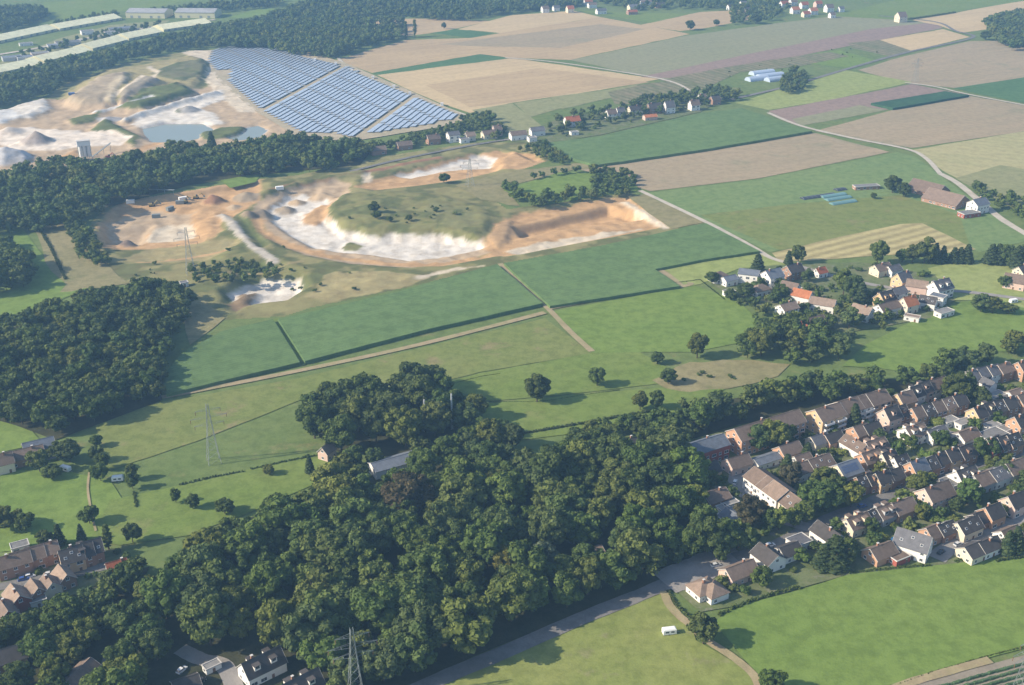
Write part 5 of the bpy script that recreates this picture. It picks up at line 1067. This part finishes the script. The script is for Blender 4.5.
# ---------------------------------------------------------------- pylons and masts
def pylon(x, y, H, ang, lab):
    o = empty('power_pylon', P(x, y), R(ang)); tag(o, lab, 'pylon', 'lattice power pylons')
    def half(z): return 2.6*(1-z/H)**1.3*.9+.45
    zs = [H*k/9 for k in range(10)]
    for sx_ in (-1,1):
        for sy_ in (-1,1):
            mb = MB()
            for z0, z1 in zip(zs[:-1], zs[1:]): mb.bar((sx_*half(z0),sy_*half(z0),z0),(sx_*half(z1),sy_*half(z1),z1),.15)
            mb.build('leg', M['steel'], o)
    mb = MB()
    for z0, z1 in zip(zs[:-1], zs[1:]):
        a, b2 = half(z0), half(z1)
        for s_ in (-1,1):
            mb.bar((-a,s_*a,z0),(b2,s_*b2,z1),.06).bar((a,s_*a,z0),(-b2,s_*b2,z1),.06).bar((s_*a,-a,z0),(s_*b2,b2,z1),.06).bar((s_*a,a,z0),(s_*b2,-b2,z1),.06)
    mb.build('bracing', M['steel'], o)
    for z, w in ((H*.66,6.5),(H*.78,8.0),(H*.90,5.5)):
        h2 = half(z); mb = MB()
        for s_ in (-1,1):
            mb.bar((s_*h2,h2,z),(s_*w,0,z+.1),.08).bar((s_*h2,-h2,z),(s_*w,0,z+.1),.08).bar((s_*h2,0,z+1.3),(s_*w,0,z+.2),.07)
            for k in (.4,.7): mb.bar((s_*(h2+(w-h2)*k),h2*(1-k),z),(s_*(h2+(w-h2)*k),-h2*(1-k),z),.09)
        arm = mb.build('crossarm', M['steel'], o)
        for s_ in (-1,1): MB().tube((s_*w*.97,0,z),(s_*w*.97,0,z-1.6),.12,.12,6).build('insulator', M['door'], arm)
pylon(357,706,31,20,'tall lattice pylon rising from the big wood at the bottom'); pylon(214,462,29,25,'lattice pylon standing in the left pasture'); pylon(191,274,31,25,'lattice pylon below the sand basin')
pylon(1019,704,28,25,'lattice pylon at the right bottom corner'); pylon(915,82,26,25,'distant lattice pylon on the top right brown field'); pylon(470,186,22,25,'distant lattice pylon by the upper sand strip')
for x, y, H, lab in ((425,432,17,'pale lattice mast in the round grove, the left of two'),(452,430,19,'pale lattice mast in the round grove, the right of two')):
    o = empty('radio_mast', P(x, y)); tag(o, lab, 'mast', 'masts in the round grove')
    for a in range(3):
        t = a*2.094; mb = MB().bar((.45*math.cos(t),.45*math.sin(t),0),(.25*math.cos(t),.25*math.sin(t),H),.18); mb.build('leg', M['white'], o)
    mb = MB()
    for k in range(int(H)):
        for a in range(3):
            t, t2 = a*2.094, (a+1)*2.094; mb.bar((.42*math.cos(t),.42*math.sin(t),k),(.42*math.cos(t2),.42*math.sin(t2),k+1),.09)
    mb.build('bracing', M['white'], o); MB().tube((0,0,H),(0,0,H+2),.08,.04,6).build('antenna', M['steel'], o)

# ---------------------------------------------------------------- cars
CARC = {'white':(.75,.75,.74),'silver':(.50,.51,.52),'black':(.03,.03,.035),'red':(.45,.04,.035),'blue':(.05,.10,.30),'grey':(.16,.165,.175)}
for k, c in CARC.items(): M['car_'+k] = mat_plain('car_paint_'+k, c, .25, .5, .08)
def loft(rows, cap=True):
    mb = MB(); n = len(rows[0]); mb.add([p for r_ in rows for p in r_], [(k*n+i, k*n+(i+1)%n, (k+1)*n+(i+1)%n, (k+1)*n+i) for k in range(len(rows)-1) for i in range(n)] + [tuple(range(n))[::-1], tuple(range((len(rows)-1)*n, len(rows)*n))]); return mb
def car_sect(x, w, zb, zt): return [(x,-w,zb),(x,w,zb),(x,w*1.02,(zb+zt)*.5),(x,w*.9,zt),(x,-w*.9,zt),(x,-w*1.02,(zb+zt)*.5)]
CAR_BODY = loft([car_sect(*q) for q in ((-2.15,.72,.42,.72),(-2.05,.82,.28,.92),(-1.2,.86,.22,.98),(.0,.86,.22,.96),(1.0,.86,.22,.92),(1.75,.82,.25,.80),(2.1,.70,.36,.62))])
CAR_CAB = loft([car_sect(*q) for q in ((-1.95,.72,.92,1.0),(-1.5,.76,.94,1.40),(-.7,.76,.94,1.48),(.2,.76,.94,1.45),(1.05,.74,.92,.96))])
CAR_ROOF = MB().add([(-1.45,-.66,1.415),(-1.45,.66,1.415),(-.7,.68,1.495),(-.7,-.68,1.495),(.2,.68,1.465),(.2,-.68,1.465)], [(0,3,2,1),(3,5,4,2)])
body_me = {k: CAR_BODY.mesh('body', M['car_'+k]) for k in CARC}; cab_me = CAR_CAB.mesh('cabin', M['glass']); top_me = {k: CAR_ROOF.mesh('roof', M['car_'+k]) for k in CARC}
wheel_me = MB().tube((0,-.1,0),(0,.1,0),.32,.32,14,0).tube((0,-.11,0),(0,.11,0),.19,.19,10,1).mesh('wheel', M['tyre'], M['steel'])
light_me = MB().box(-.04,.04,-.16,.16,-.08,.08).mesh('headlight', M['white'])
def car(x, y, ang, c, lab):
    o = empty('car', P(x, y, .32), R(ang)); tag(o, lab, 'car', 'cars in the villages')
    link('body', body_me[c], o); cb = link('cabin', cab_me, o); link('roof', top_me[c], cb)
    for a in (-1.3,1.3):
        for b2 in (-.78,.78): link('wheel', wheel_me, o, (a,b2,.32))
    for b2 in (-.55,.55): link('headlight', light_me, o, (2.02,b2,.62))
for x, y, a, c, lab in ((735,483,70,'white','white car parked on the curved street'),(758,503,-40,'black','black car on the curved street below the flats'),(767,510,-40,'grey','grey car on the curved street near the trees'),(727,491,20,'silver','silver car on the drive left of the curved street'),
  (823,456,30,'white','white car on the upper street behind the conifer'),(830,457,30,'silver','silver car on the upper street next to a white one'),(900,489,25,'grey','grey car on the main village street'),(862,507,25,'blue','blue car on the main village street'),(716,566,20,'silver','silver car at the junction by the bungalow'),
  (941,553,40,'black','black car at the street end by the field'),(958,545,30,'silver','silver car at the street end by the field'),(182,671,60,'white','white car parked in the drive at the bottom edge'),(200,681,20,'black','black car parked at the bottom edge'),(30,577,25,'white','white car parked in the lower left hamlet'),(24,580,25,'blue','blue car parked in the lower left hamlet'),(50,575,25,'silver','silver car parked in the lower left hamlet'),
  (832,428,30,'white','white car below the balconies of the flats'),(840,426,30,'silver','silver car below the balconies of the flats'),(938,395,30,'silver','silver car below the upper terraces'),(929,420,30,'red','red car beside the low white row'),(914,307,30,'blue','blue car in the mid village yard'),(926,309,20,'red','red car in the mid village yard'),(935,309,20,'white','white car in the mid village yard'),(943,198,-30,'white','white car beside the farm roofs'),(770,546,20,'white','white car on the street above the white house'),(780,462,20,'red','red car in front of the blue grey bungalow')):
    car(x, y, a, c, lab)

# ---------------------------------------------------------------- single trees, from the photograph
SINGLE = [ # x, y of foot, height, kind, width, tint factor or colour, label
 (537,402,15,'b',1.0,.75,'round dark tree standing alone in the middle meadow'),(597,386,10,'b',1.1,1.1,'loose pale tree right of the round meadow tree'),(668,384,8.5,'b',1.2,.75,'small round tree with a bare patch on the dry slope'),(657,364,7,'b',1.2,.9,'small tree above the dry slope'),(697,358,14,'b',1.0,.8,'tall tree at the corner below the mid village'),
 (640,410,10,'b',.9,.85,'left of two small trees below the meadow'),(656,409,10,'b',.9,.8,'right of two small trees below the meadow'),(703,644,12,'b',1.0,.85,'round tree at the corner of the bright field'),(771,694,10,'b',1.0,.8,'tree cut off by the bottom edge beside the bright field'),
 (97,462,8,'b',.9,.8,'bushy tree beside the dark wood corner'),(103,470,9,'b',.8,.75,'taller of two shaded trees in the left meadow'),(101,481,9,'b',1.0,.8,'lower of two shaded trees in the left meadow'),(132,480,8,'b',.8,.8,'slim tree left of the hedge end'),(133,489,8,'b',.8,.85,'slim tree just below another in the left meadow'),(176,503,7,'b',.7,.8,'upright small tree below the hedge'),(193,509,7,'b',1.0,.9,'small round tree below the hedge'),(225,514,7,'b',1.3,.8,'low wide tree above the big wood'),(90,524,8,'b',1.1,.9,'round tree in the bright left meadow'),
 (97,447,6,'b',1.1,.8,'small round tree at the meadow corner by the wood'),(70,462,11,'b',1.1,.75,'broad dark tree beside the white caravan'),(58,460,9,'b',1.0,.8,'tree left of the dark broad one by the caravan'),(40,472,12,'b',.9,.8,'tall tree in front of the dark roofed buildings'),(53,478,6,'b',1.6,.95,'low wide tree left of the caravan'),(8,528,9,'b',1.4,.6,'dark tree clump at the left edge'),(26,531,8,'b',1.3,.6,'dark tree right of the clump at the left edge'),
 (269,475,5,'b',1.1,.9,'small tree at the end of the meadow hedge'),(310,474,10,'c',.9,.8,'dark columnar conifer left of the pink cottage'),(60,545,10,'c',1.0,.7,'dark conifer behind the lower left terrace'),(82,541,8,'c',1.0,.75,'small conifer behind the dark roofed terrace'),(109,550,12,'p',1.3,.8,'slim upright tree at the lower left hamlet'),(133,543,9,'b',.9,.8,'tree at the edge of the hamlet meadow'),(46,548,8,'b',1.0,.8,'tree behind the long brown terrace'),
 (406,38,22,'p',1.0,.7,'left of the two tall poplars on the tan field'),(415,37,23,'p',1.0,.7,'right of the two tall poplars on the tan field'),(444,29,9,'b',.9,.75,'lone small tree beside the green patch'),(690,30,13,'b',1.3,.75,'big round tree below the top village'),(716,26,9,'b',1.1,.85,'smaller tree right of the big round one'),(733,22,9,'b',1.0,.8,'tree beside the top village gardens'),(756,24,13,'b',1.2,.7,'dark tree above the tan village field'),(985,40,12,'b',1.4,.8,'broad tree at the lane bend'),(997,40,11,'b',1.0,.75,'darker tree right of the broad lane tree'),
 (892,193,14,'b',1.1,.65,'dark tree left of the brown barns'),(903,197,11,'b',1.2,.65,'lower dark tree touching the brown barns'),(873,199,5,'b',1.1,.9,'small tree by the silage heaps'),
 (757,273,13,'c',1.5,.7,'dark conifer between two white mid village houses'),(788,265,10,'c',1.2,.75,'left conifer above the mid village'),(798,263,12,'b',.9,.75,'tree above the dark brown mid village house'),(877,264,16,'b',.85,.8,'tall tree at the top of the mid village'),(902,262,9,'b',1.2,1.0,'pale tree left of the dark row'),(912,263,13,'b',.9,.8,'first dark tree of the row above the yellow meadow'),(924,263,17,'b',.9,.65,'tallest dark tree of the row above the yellow meadow'),(934,263,14,'c',1.2,.6,'dark conifer right of the tallest tree'),(942,263,12,'c',1.2,.6,'last conifer of the dark row'),(953,263,11,'c',1.5,.6,'left conifer of the compact trio'),(959,263,11,'c',1.5,.6,'middle conifer of the compact trio'),(966,263,13,'c',1.4,.6,'right conifer of the compact trio'),
 (990,264,14,'c',1.5,.75,'left conifer of the group by the pink house'),(997,264,14,'c',1.5,.8,'middle conifer of the group by the pink house'),(1006,265,14,'b',.9,.9,'green tree among conifers by the pink house'),(1016,269,16,'c',1.5,.65,'darkest conifer right above the pink house'),(1024,262,12,'b',1.0,.8,'tree at the right edge above the pink house'),(1004,288,8,'b',1.1,.75,'round tree left of the pink house'),(980,312,11,'b',1.2,1.05,'pale wide tree in the meadow below the yellow one'),(992,313,10,'b',1.2,.7,'dark tree right of the pale wide tree'),(1008,314,7,'b',1.5,.65,'low dark tree in the right meadow'),
 (843,296,17,'b',.9,.9,'big tree in the heart of the mid village'),(852,300,16,'b',.9,.8,'tall tree beside the big one of the mid village'),(860,304,14,'c',1.3,.85,'pale conifer before the mid village tan roof'),(849,328,12,'b',1.1,1.35,'bright round tree at the lower edge of the mid village'),(806,282,9,'b',1.0,.9,'garden tree by the orange roofs'),(780,300,10,'b',1.2,.75,'dark tree between lower mid village houses'),(745,298,9,'b',1.3,.75,'dark garden tree left in the mid village'),(730,300,7,'b',1.4,.85,'garden tree at the left tip of the mid village'),(712,284,8,'b',1.2,.75,'dark tree at the far left of the mid village'),
 (757,452,14,'b',1.0,1.0,'leafy tree before the left half of the long flats'),(771,450,15,'b',1.05,.95,'big leafy tree before the long orange flats'),(786,446,11,'b',1.0,.85,'darker tree before the right half of the long flats'),(853,428,13,'c',1.3,.7,'dark conifer before the terrace flats'),(889,406,9,'b',1.0,.85,'tree before the ochre terrace'),(953,404,16,'b',.95,.6,'big dark tree behind the second terrace row'),(962,399,15,'b',.9,.65,'dark tree beside the big dark one'),(979,408,11,'b',1.1,.75,'tree left of the low white building'),
 (917,497,12,'b',.95,.95,'left of two leafy trees by the main street'),(924,494,11,'b',.95,.9,'right of two leafy trees by the main street'),(967,505,12,'b',1.05,1.25,'bright round tree below the white flat roof'),(979,460,11,'b',.9,1.0,'left of two upright trees at the side street'),(989,459,10,'b',.9,.95,'right of two upright trees at the side street'),(812,512,14,'b',1.1,.85,'large tree at the corner of the curved street'),(826,510,13,'b',1.1,.9,'large leafy tree near the lower street corner'),(822,497,13,'b',1.1,.8,'tall tree behind the street corner trees'),(850,508,12,'b',.9,1.2,'yellow green tree at the lower street corner'),(804,522,10,'b',.9,1.1,'light tree at the end of the curved street'),(838,500,11,'b',1.0,.8,'dark tree behind the yellow green one'),
 (749,527,14,'b',1.05,(.055,.030,.034),'dark purple copper beech in the village'),(790,487,12,'b',.9,(.060,.040,.045),'second purple tinged tree behind the white flats'),(769,532,10,'b',.8,1.2,'left light tree beside the purple beech'),(778,531,11,'b',.8,1.3,'right light yellow tree beside the purple beech'),(793,528,9,'b',.9,1.1,'light tree at the street mouth'),(833,566,14,'c',1.9,.65,'large dark conifer at the edge of the bright field'),(822,568,11,'c',1.7,.65,'smaller dark conifer left at the bright field'),(845,565,9,'b',1.0,.75,'dark tree right of the big conifer'),
 (1006,554,11,'c',1.2,.9,'left slim conifer at the cream bungalow'),(1014,552,12,'c',1.2,.85,'right slim conifer at the cream bungalow'),(720,563,9,'b',.8,1.1,'light young tree at the junction'),(747,551,9,'b',.9,1.35,'yellowish tree right of the junction'),(658,570,9,'b',.9,.95,'small tree on the corner before the junction'),(676,564,7,'b',.9,.9,'small shaded tree beside the junction'),(806,462,10,'c',1.4,.75,'dark conifer at the upper street bend'),(786,476,11,'c',1.5,.8,'conifer behind the white flats'),(693,512,12,'b',1.1,1.0,'pale tree left of the orange tent'),(700,497,9,'b',1.0,.8,'dark tree behind the pale one by the tent'),
 (705,553,15,'b',1.15,.9,'large tree left of the junction street'),(722,551,14,'b',1.1,.95,'large tree behind the light young junction tree'),(738,549,12,'b',1.1,.85,'dark tree above the junction street'),(690,557,13,'b',1.1,.9,'tree at the wood corner by the junction'),
 (374,216,8,'b',1.2,.65,'dark tree on the grassy quarry hill'),(377,222,6,'b',1.2,.7,'small tree below another on the quarry hill'),(444,183,8,'b',1.2,.8,'tree at the end of the upper sand strip'),(390,224,4,'b',1.4,.9,'shrubby tree on the lower quarry hill'),(409,223,5,'b',1.2,.75,'dark shrubby tree on the quarry hill slope'),(436,215,4,'b',1.4,.8,'lone shrub tree on the right quarry hill'),(212,148,15,'c',1.2,.8,'slim conifer above the tree belt by the pond'),(935,505,6,'b',1.2,1.0,'garden tree below the pink gabled house'),(955,512,7,'b',1.0,.9,'garden tree right of the pink gabled house'),(1003,478,9,'b',1.1,.85,'tree before the white grey roofed row'),(940,446,8,'b',1.2,.85,'garden tree in the middle of the village'),(908,447,7,'b',1.3,1.0,'bright garden tree in the middle of the village'),(896,515,8,'b',1.0,.9,'garden tree behind the front row'),(870,535,8,'b',1.0,.9,'garden tree left of the brown bungalow'),(920,520,7,'b',1.1,1.1,'bright garden tree behind the slate roof'),
]
KD = {'b':'broad','p':'poplar','c':'conifer'}
srng = random.Random(5)
SPOTS = []
for x, y, H, k, wd, tn_, lab in SINGLE:
    tint = tn_ if isinstance(tn_, tuple) else (tint_rand(srng, tn_) if k != 'c' else mul((.036,.062,.034), tn_*1.2))
    p = P(x, y); SPOTS.append((p.x, p.y, H*.35))
    tree(p, H, KD[k], tint, wd, lab, 'single trees of the landscape', rng=srng)

# ---------------------------------------------------------------- woods
wr = random.Random(21); ALL = []
MASTS = [P(425,432), P(452,430)]
for key, poly, H0, sp, tf, lab1, labm in WOODS:
    g = G(poly); xs = [p[0] for p in g]; ys = [p[1] for p in g]; pts = []
    cell = sp; grid = {}
    n = int((max(xs)-min(xs))*(max(ys)-min(ys))/(sp*sp)*7)
    ux = np.array([[wr.uniform(min(xs), max(xs)), wr.uniform(min(ys)-40, max(ys))] for _ in range(min(n, 60000))])
    hs = np.array([H0*wr.uniform(.68,1.22) for _ in range(len(ux))])
    def proj(z):
        cp, sp_ = math.cos(PITCH), math.sin(PITCH); dz = z-CAM_H; d = ux[:,1]*cp-dz*sp_
        return 512+F_PX*ux[:,0]/d, 342.5-F_PX*(ux[:,1]*sp_+dz*cp)/d
    m1 = .28*hs
    ok = poly_sd(*proj(0*hs), poly) > -1.0
    ok &= poly_sd(*proj(hs*.92), poly) > -1.0
    if key == 'orchard': ok &= (poly_sd(*proj(0*hs), poly) < 7) | (proj(0*hs)[0] > 592)
    for (qx, qy), h in zip(ux[ok], hs[ok]):
        ci, cj = int(qx//cell), int(qy//cell); s_ = sp*(.78+.22*h/H0)
        if any(math.hypot(qx-a, qy-b2) < s_ for i in (-1,0,1) for j in (-1,0,1) for a, b2 in grid.get((ci+i, cj+j), ())): continue
        if blocked((qx, qy), HOUSE_BOX): continue
        if key == 'main' and poly_sd(np.array([px((qx,qy,0))[0]]), np.array([px((qx,qy,0))[1]]), [(128,735),(140,690),(165,662),(190,652),(236,646),(322,668),(330,735)])[0] > 0: continue
        if any(math.hypot(qx-a, qy-b2) < 4+r_ for a, b2, r_ in SPOTS): continue
        if any(math.hypot(qx-m.x, qy-m.y) < 5 or (abs(qx-m.x) < 5 and 0 < m.y-qy < 16) for m in MASTS): continue
        if key in ('main','gorge','villagebelt','lowgardens','midgardens') and any(min((p-Vector((qx,qy))).length for p in rp) < w*.5+3.0 for rp, w in ROADG[11:]): continue
        grid.setdefault((ci,cj), []).append((qx, qy)); pts.append((qx, qy, h))
    for qx, qy, h in pts:
        sx_, sy_ = px((qx, qy, h*.6)); vis = -20 < sx_ < 1044 and -10 < sy_ < 710
        ALL.append([scale_at((qx,qy,0))*h*(1 if vis else .1), key, qx, qy, h, tint_rand(wr, tf)])
    print(key, len(pts))
WL = {w[0]: (w[5], w[6]) for w in WOODS}
ALL.sort(key=lambda a: -a[0])
N_IND = 300 - len([1 for s in SINGLE if s[3] == 'b'])
ODD = {40:(.075,.038,.036), 95:(.17,.15,.03), 150:(.10,.13,.10)}
for i, (s_, key, qx, qy, h, tint) in enumerate(ALL[:N_IND]):
    lab = WL[key][0]; lum = tint[1]
    tone = 'purple brown' if i == 40 else 'yellowish' if i == 95 else 'dark green' if lum < .105 else 'light green' if lum > .14 else 'mid green'
    sx_, sy_ = px((qx, qy, h*.5))
    if key == 'main':
        rd = min((p-Vector((qx, qy))).length for p in ROADG[11][0])
        zone = 'on the road edge' if rd < 17 else 'near the bottom houses' if sy_ > 610 and sx_ < 350 else 'at its narrow left end' if sx_ < 260 else 'at its village end' if sx_ > 600 else 'in its upper middle' if sy_ < 540 else 'in its lower middle'
        lab = f'{tone} tree of the big lower wood, {zone}'
    else: lab = f'{tone} {lab}'
    tree((qx, qy, 0), h, 'broad', ODD.get(i, tint), wr.uniform(.9,1.18), lab, lab.replace('tree ', 'trees ', 1), rng=wr)
REST = {}
for a in ALL[N_IND:]: REST.setdefault(a[1], []).append(a)
tot = 0
tq = np.array([(math.cos(a)*.02, math.sin(a)*.02) for a in (0,2.09,4.19)])
TRV = np.concatenate([np.c_[tq, np.zeros(3)], np.c_[tq*.5, np.full(3,.6)]]); TRT = np.array([(0,1,4),(0,4,3),(1,2,5),(1,5,4),(2,0,3),(2,3,5)])
for key, L in REST.items():
    Vs, Ts, Ls, Cs, nb_ = [], [], [], [], 0
    for s_, _, qx, qy, h, tint in L:
        V0, T0, L0 = (MID if s_ > 17 else LOW)[wr.randrange(6)]
        a = wr.uniform(0,6.28); c_, n_ = math.cos(a), math.sin(a); w = h*wr.uniform(.95,1.2)
        v = np.stack([(V0[:,0]*c_-V0[:,1]*n_)*w+qx, (V0[:,0]*n_+V0[:,1]*c_)*w+qy, V0[:,2]*h], 1)
        Vs.append(v); Ts.append(T0+nb_); Ls.append(L0); nb_ += len(v); Cs.append(np.tile(np.array([*tint,1.0]), (len(v),1)))
        Vs.append(TRV*h+np.array([qx,qy,0])); Ts.append(TRT+nb_); Ls.append(np.full(6,.3)); Cs.append(np.tile(np.array([.09,.07,.05,1.0]), (6,1))); nb_ += 6
    V1, T1, L1, C1 = map(np.concatenate, (Vs, Ts, Ls, Cs)); tot += len(T1)
    tag(link('woodland', tri_mesh('woodland', V1, T1, L1, M['leaf_j'], C1)), WL[key][1], 'trees', None, 'stuff')
print('individual', N_IND, 'mass', len(ALL)-N_IND, 'tris', tot)

# ---------------------------------------------------------------- hedges and garden bushes
hr_ = np.random.default_rng(9)
HEDGES = [([(178,486),(212,478),(243,472)],1.6,'dark hedge in the left meadow, the part left of the gap'),([(250,470),(290,461),(322,455)],1.6,'dark hedge in the left meadow, the part right of the gap'),([(134,492),(137,508)],1.5,'short hedge running down the left meadow'),
 ([(718,616),(745,604),(775,594),(800,588)],2.0,'garden hedge below the white bungalow at the field'),([(848,574),(890,569),(930,566)],1.6,'garden hedge along the front row at the field'),([(954,563),(972,557)],2.0,'clipped hedge beside the street end'),([(995,562),(1024,558)],2.0,'clipped hedge below the cream bungalow'),([(885,690),(935,672),(990,656),(1030,646)],1.0,'weedy hedge bank above the nursery rows'),
 ([(908,20),(930,17),(955,13)],4.0,'dark hedge right of the lone top right house'),([(445,386),(480,377),(500,374)],.8,'thin hedge line above the round grove'),([(668,592),(676,606),(690,618),(704,622)],1.6,'garden hedge left of the white bungalow'),([(38,226),(52,250),(66,280)],2.5,'bushy hedge beside the bright left meadow'),([(655,286),(700,280),(725,300)],1.0,'low hedge left of the mid village'),([(480,402),(540,402),(620,390)],.7,'low field hedge below the round meadow tree'),([(490,440),(560,428),(650,412)],2.2,'bushy hedge along the upper edge of the big wood')]
for i, (pts, h, lab) in enumerate(HEDGES):
    g = [P(*p) for p in pts]; Vs, Ts, Ls, nb_ = [], [], [], 0
    for a, b2 in zip(g[:-1], g[1:]):
        n = max(2, int((b2-a).length/(h*.55)))
        for k in range(n):
            c_ = a.lerp(b2, (k+hr_.uniform(0,.8))/n); V0, T0, L0 = HI['bush'][(i+k)%4] if h > 3 else crown(700+(k % 8)+i*8, 'bush', 4, 12, False, .1)
            s_ = h*hr_.uniform(.75,1.15); Vs.append(V0*np.array([s_*.9,s_*.9,s_])+np.array([c_.x,c_.y,-.1*s_])); Ts.append(T0+nb_); Ls.append(L0); nb_ += len(V0)
    V1, T1, L1 = map(np.concatenate, (Vs, Ts, Ls)); o = link('hedge', tri_mesh('hedge', V1, T1, L1, M['leaf'])); o.color = (*tint_rand(rnd,.8),1)
    tag(o, lab, 'hedge', 'hedges')
BUSHZ = [('standing for a small tree in the gardens of the lower village', [(690,470),(740,450),(830,425),(930,395),(1030,375),(1030,545),(940,540),(850,560),(760,590),(715,610),(690,580),(730,545),(770,520),(720,515)], 150, (2.4,6.5)),  # garden bushes together with small garden trees, all given the bush form
 ('in the gardens of the mid village', [(714,284),(760,270),(860,266),(930,276),(950,300),(925,316),(850,328),(800,326),(740,300)], 45, (2.2,5.5)),
 ('between the lower left hamlet houses', [(0,575),(60,548),(125,548),(130,570),(70,600),(0,630)], 18, (1.5,4)),
 ('on the quarry slopes and heaps', [(200,262),(240,245),(330,215),(480,205),(490,232),(430,226),(350,226),(330,270),(420,276),(330,298),(240,285)], 30, (1.2,3.2)),
 ('in the rough grass beside the quarry', [(90,262),(130,285),(192,296),(200,262),(130,258)], 10, (1.2,3)),
 ('at the houses of the far hamlet', [(510,142),(560,120),(640,108),(720,98),(700,108),(600,130),(545,142)], 18, (2.5,5)),
 ('in the allotments by the greenhouses', [(700,78),(768,64),(850,45),(905,50),(800,68),(740,84)], 14, (1.5,3.2)),
 ('along the dry slope below the mid village', [(690,372),(735,365),(745,380),(700,392),(600,428),(520,442),(640,415)], 8, (1.2,3)),
 ('around the houses at the bottom edge', [(195,690),(230,672),(300,690),(250,690)], 5, (1.2,2.4))]
for wh, poly, n, (h0, h1) in BUSHZ:
    k = tries = 0; xs = [p[0] for p in poly]; ys = [p[1] for p in poly]
    while k < n and tries < 6000:
        tries += 1; x, y = rnd.uniform(min(xs), max(xs)), rnd.uniform(min(ys), max(ys))
        if poly_sd(np.array([x]), np.array([y]), poly)[0] < 0: continue
        p = P(x, y)
        if 'quarry slopes' in wh and any(poly_sd(np.array([x]), np.array([y]), q_)[0] > -4 for q_ in ([(226,312),(226,298),(262,284),(306,288),(290,312)], [(262,214),(300,196),(330,204),(345,226),(440,232),(490,250),(400,272),(300,256)])): continue
        if blocked(p, HOUSE_BOX) or any(min((q-p.to_2d()).length for q in rp) < w*.5+1.2 for rp, w in ROADG): continue
        k += 1; tree((p.x, p.y, -.1 if 'quarry slopes' not in wh else 0), rnd.uniform(h0, h1), 'bush', tint_rand(rnd, rnd.choice((.8,1.0,1.3))), rnd.uniform(.9,1.5), f'small green bush {wh}', f'bushes {wh}')

# bushes and machines on the quarry stand on its surface
bpy.context.view_layer.update()
from mathutils.bvhtree import BVHTree
QB = []
for nm in ('sand_quarry', 'gravel_works'):
    me = bpy.data.objects[nm].data; QB.append(BVHTree.FromPolygons([v.co for v in me.vertices], [p.vertices for p in me.polygons]))
for o in COL.objects:
    if o.parent or o.get('kind') or o.type not in ('EMPTY','MESH') or not o.get('category') or o.name.startswith(('woodland','hedge')): continue
    for bt in QB:
        hit = bt.ray_cast(Vector((o.location.x, o.location.y, 80)), Vector((0,0,-1)))
        if hit[0] is not None: o.location.z = hit[0].z - .05; break

# ---------------------------------------------------------------- haze
hz = MB().box(-2600, 2600, -60, 5200, -14, CAM_H+14).build('haze', [])
hm = NT('haze_air'); pv = hm.n('ShaderNodeVolumePrincipled'); pv.inputs['Color'].default_value = (.33,.62,1.0,1)
pv.inputs['Density'].default_value = HAZE_DENSITY; pv.inputs['Anisotropy'].default_value = .1
hm.l(pv.outputs[0], hm.out.inputs['Volume']); hz.data.materials.append(hm.m)
tag(hz, 'thin blue haze in the air over the whole landscape', 'haze', None, 'stuff')
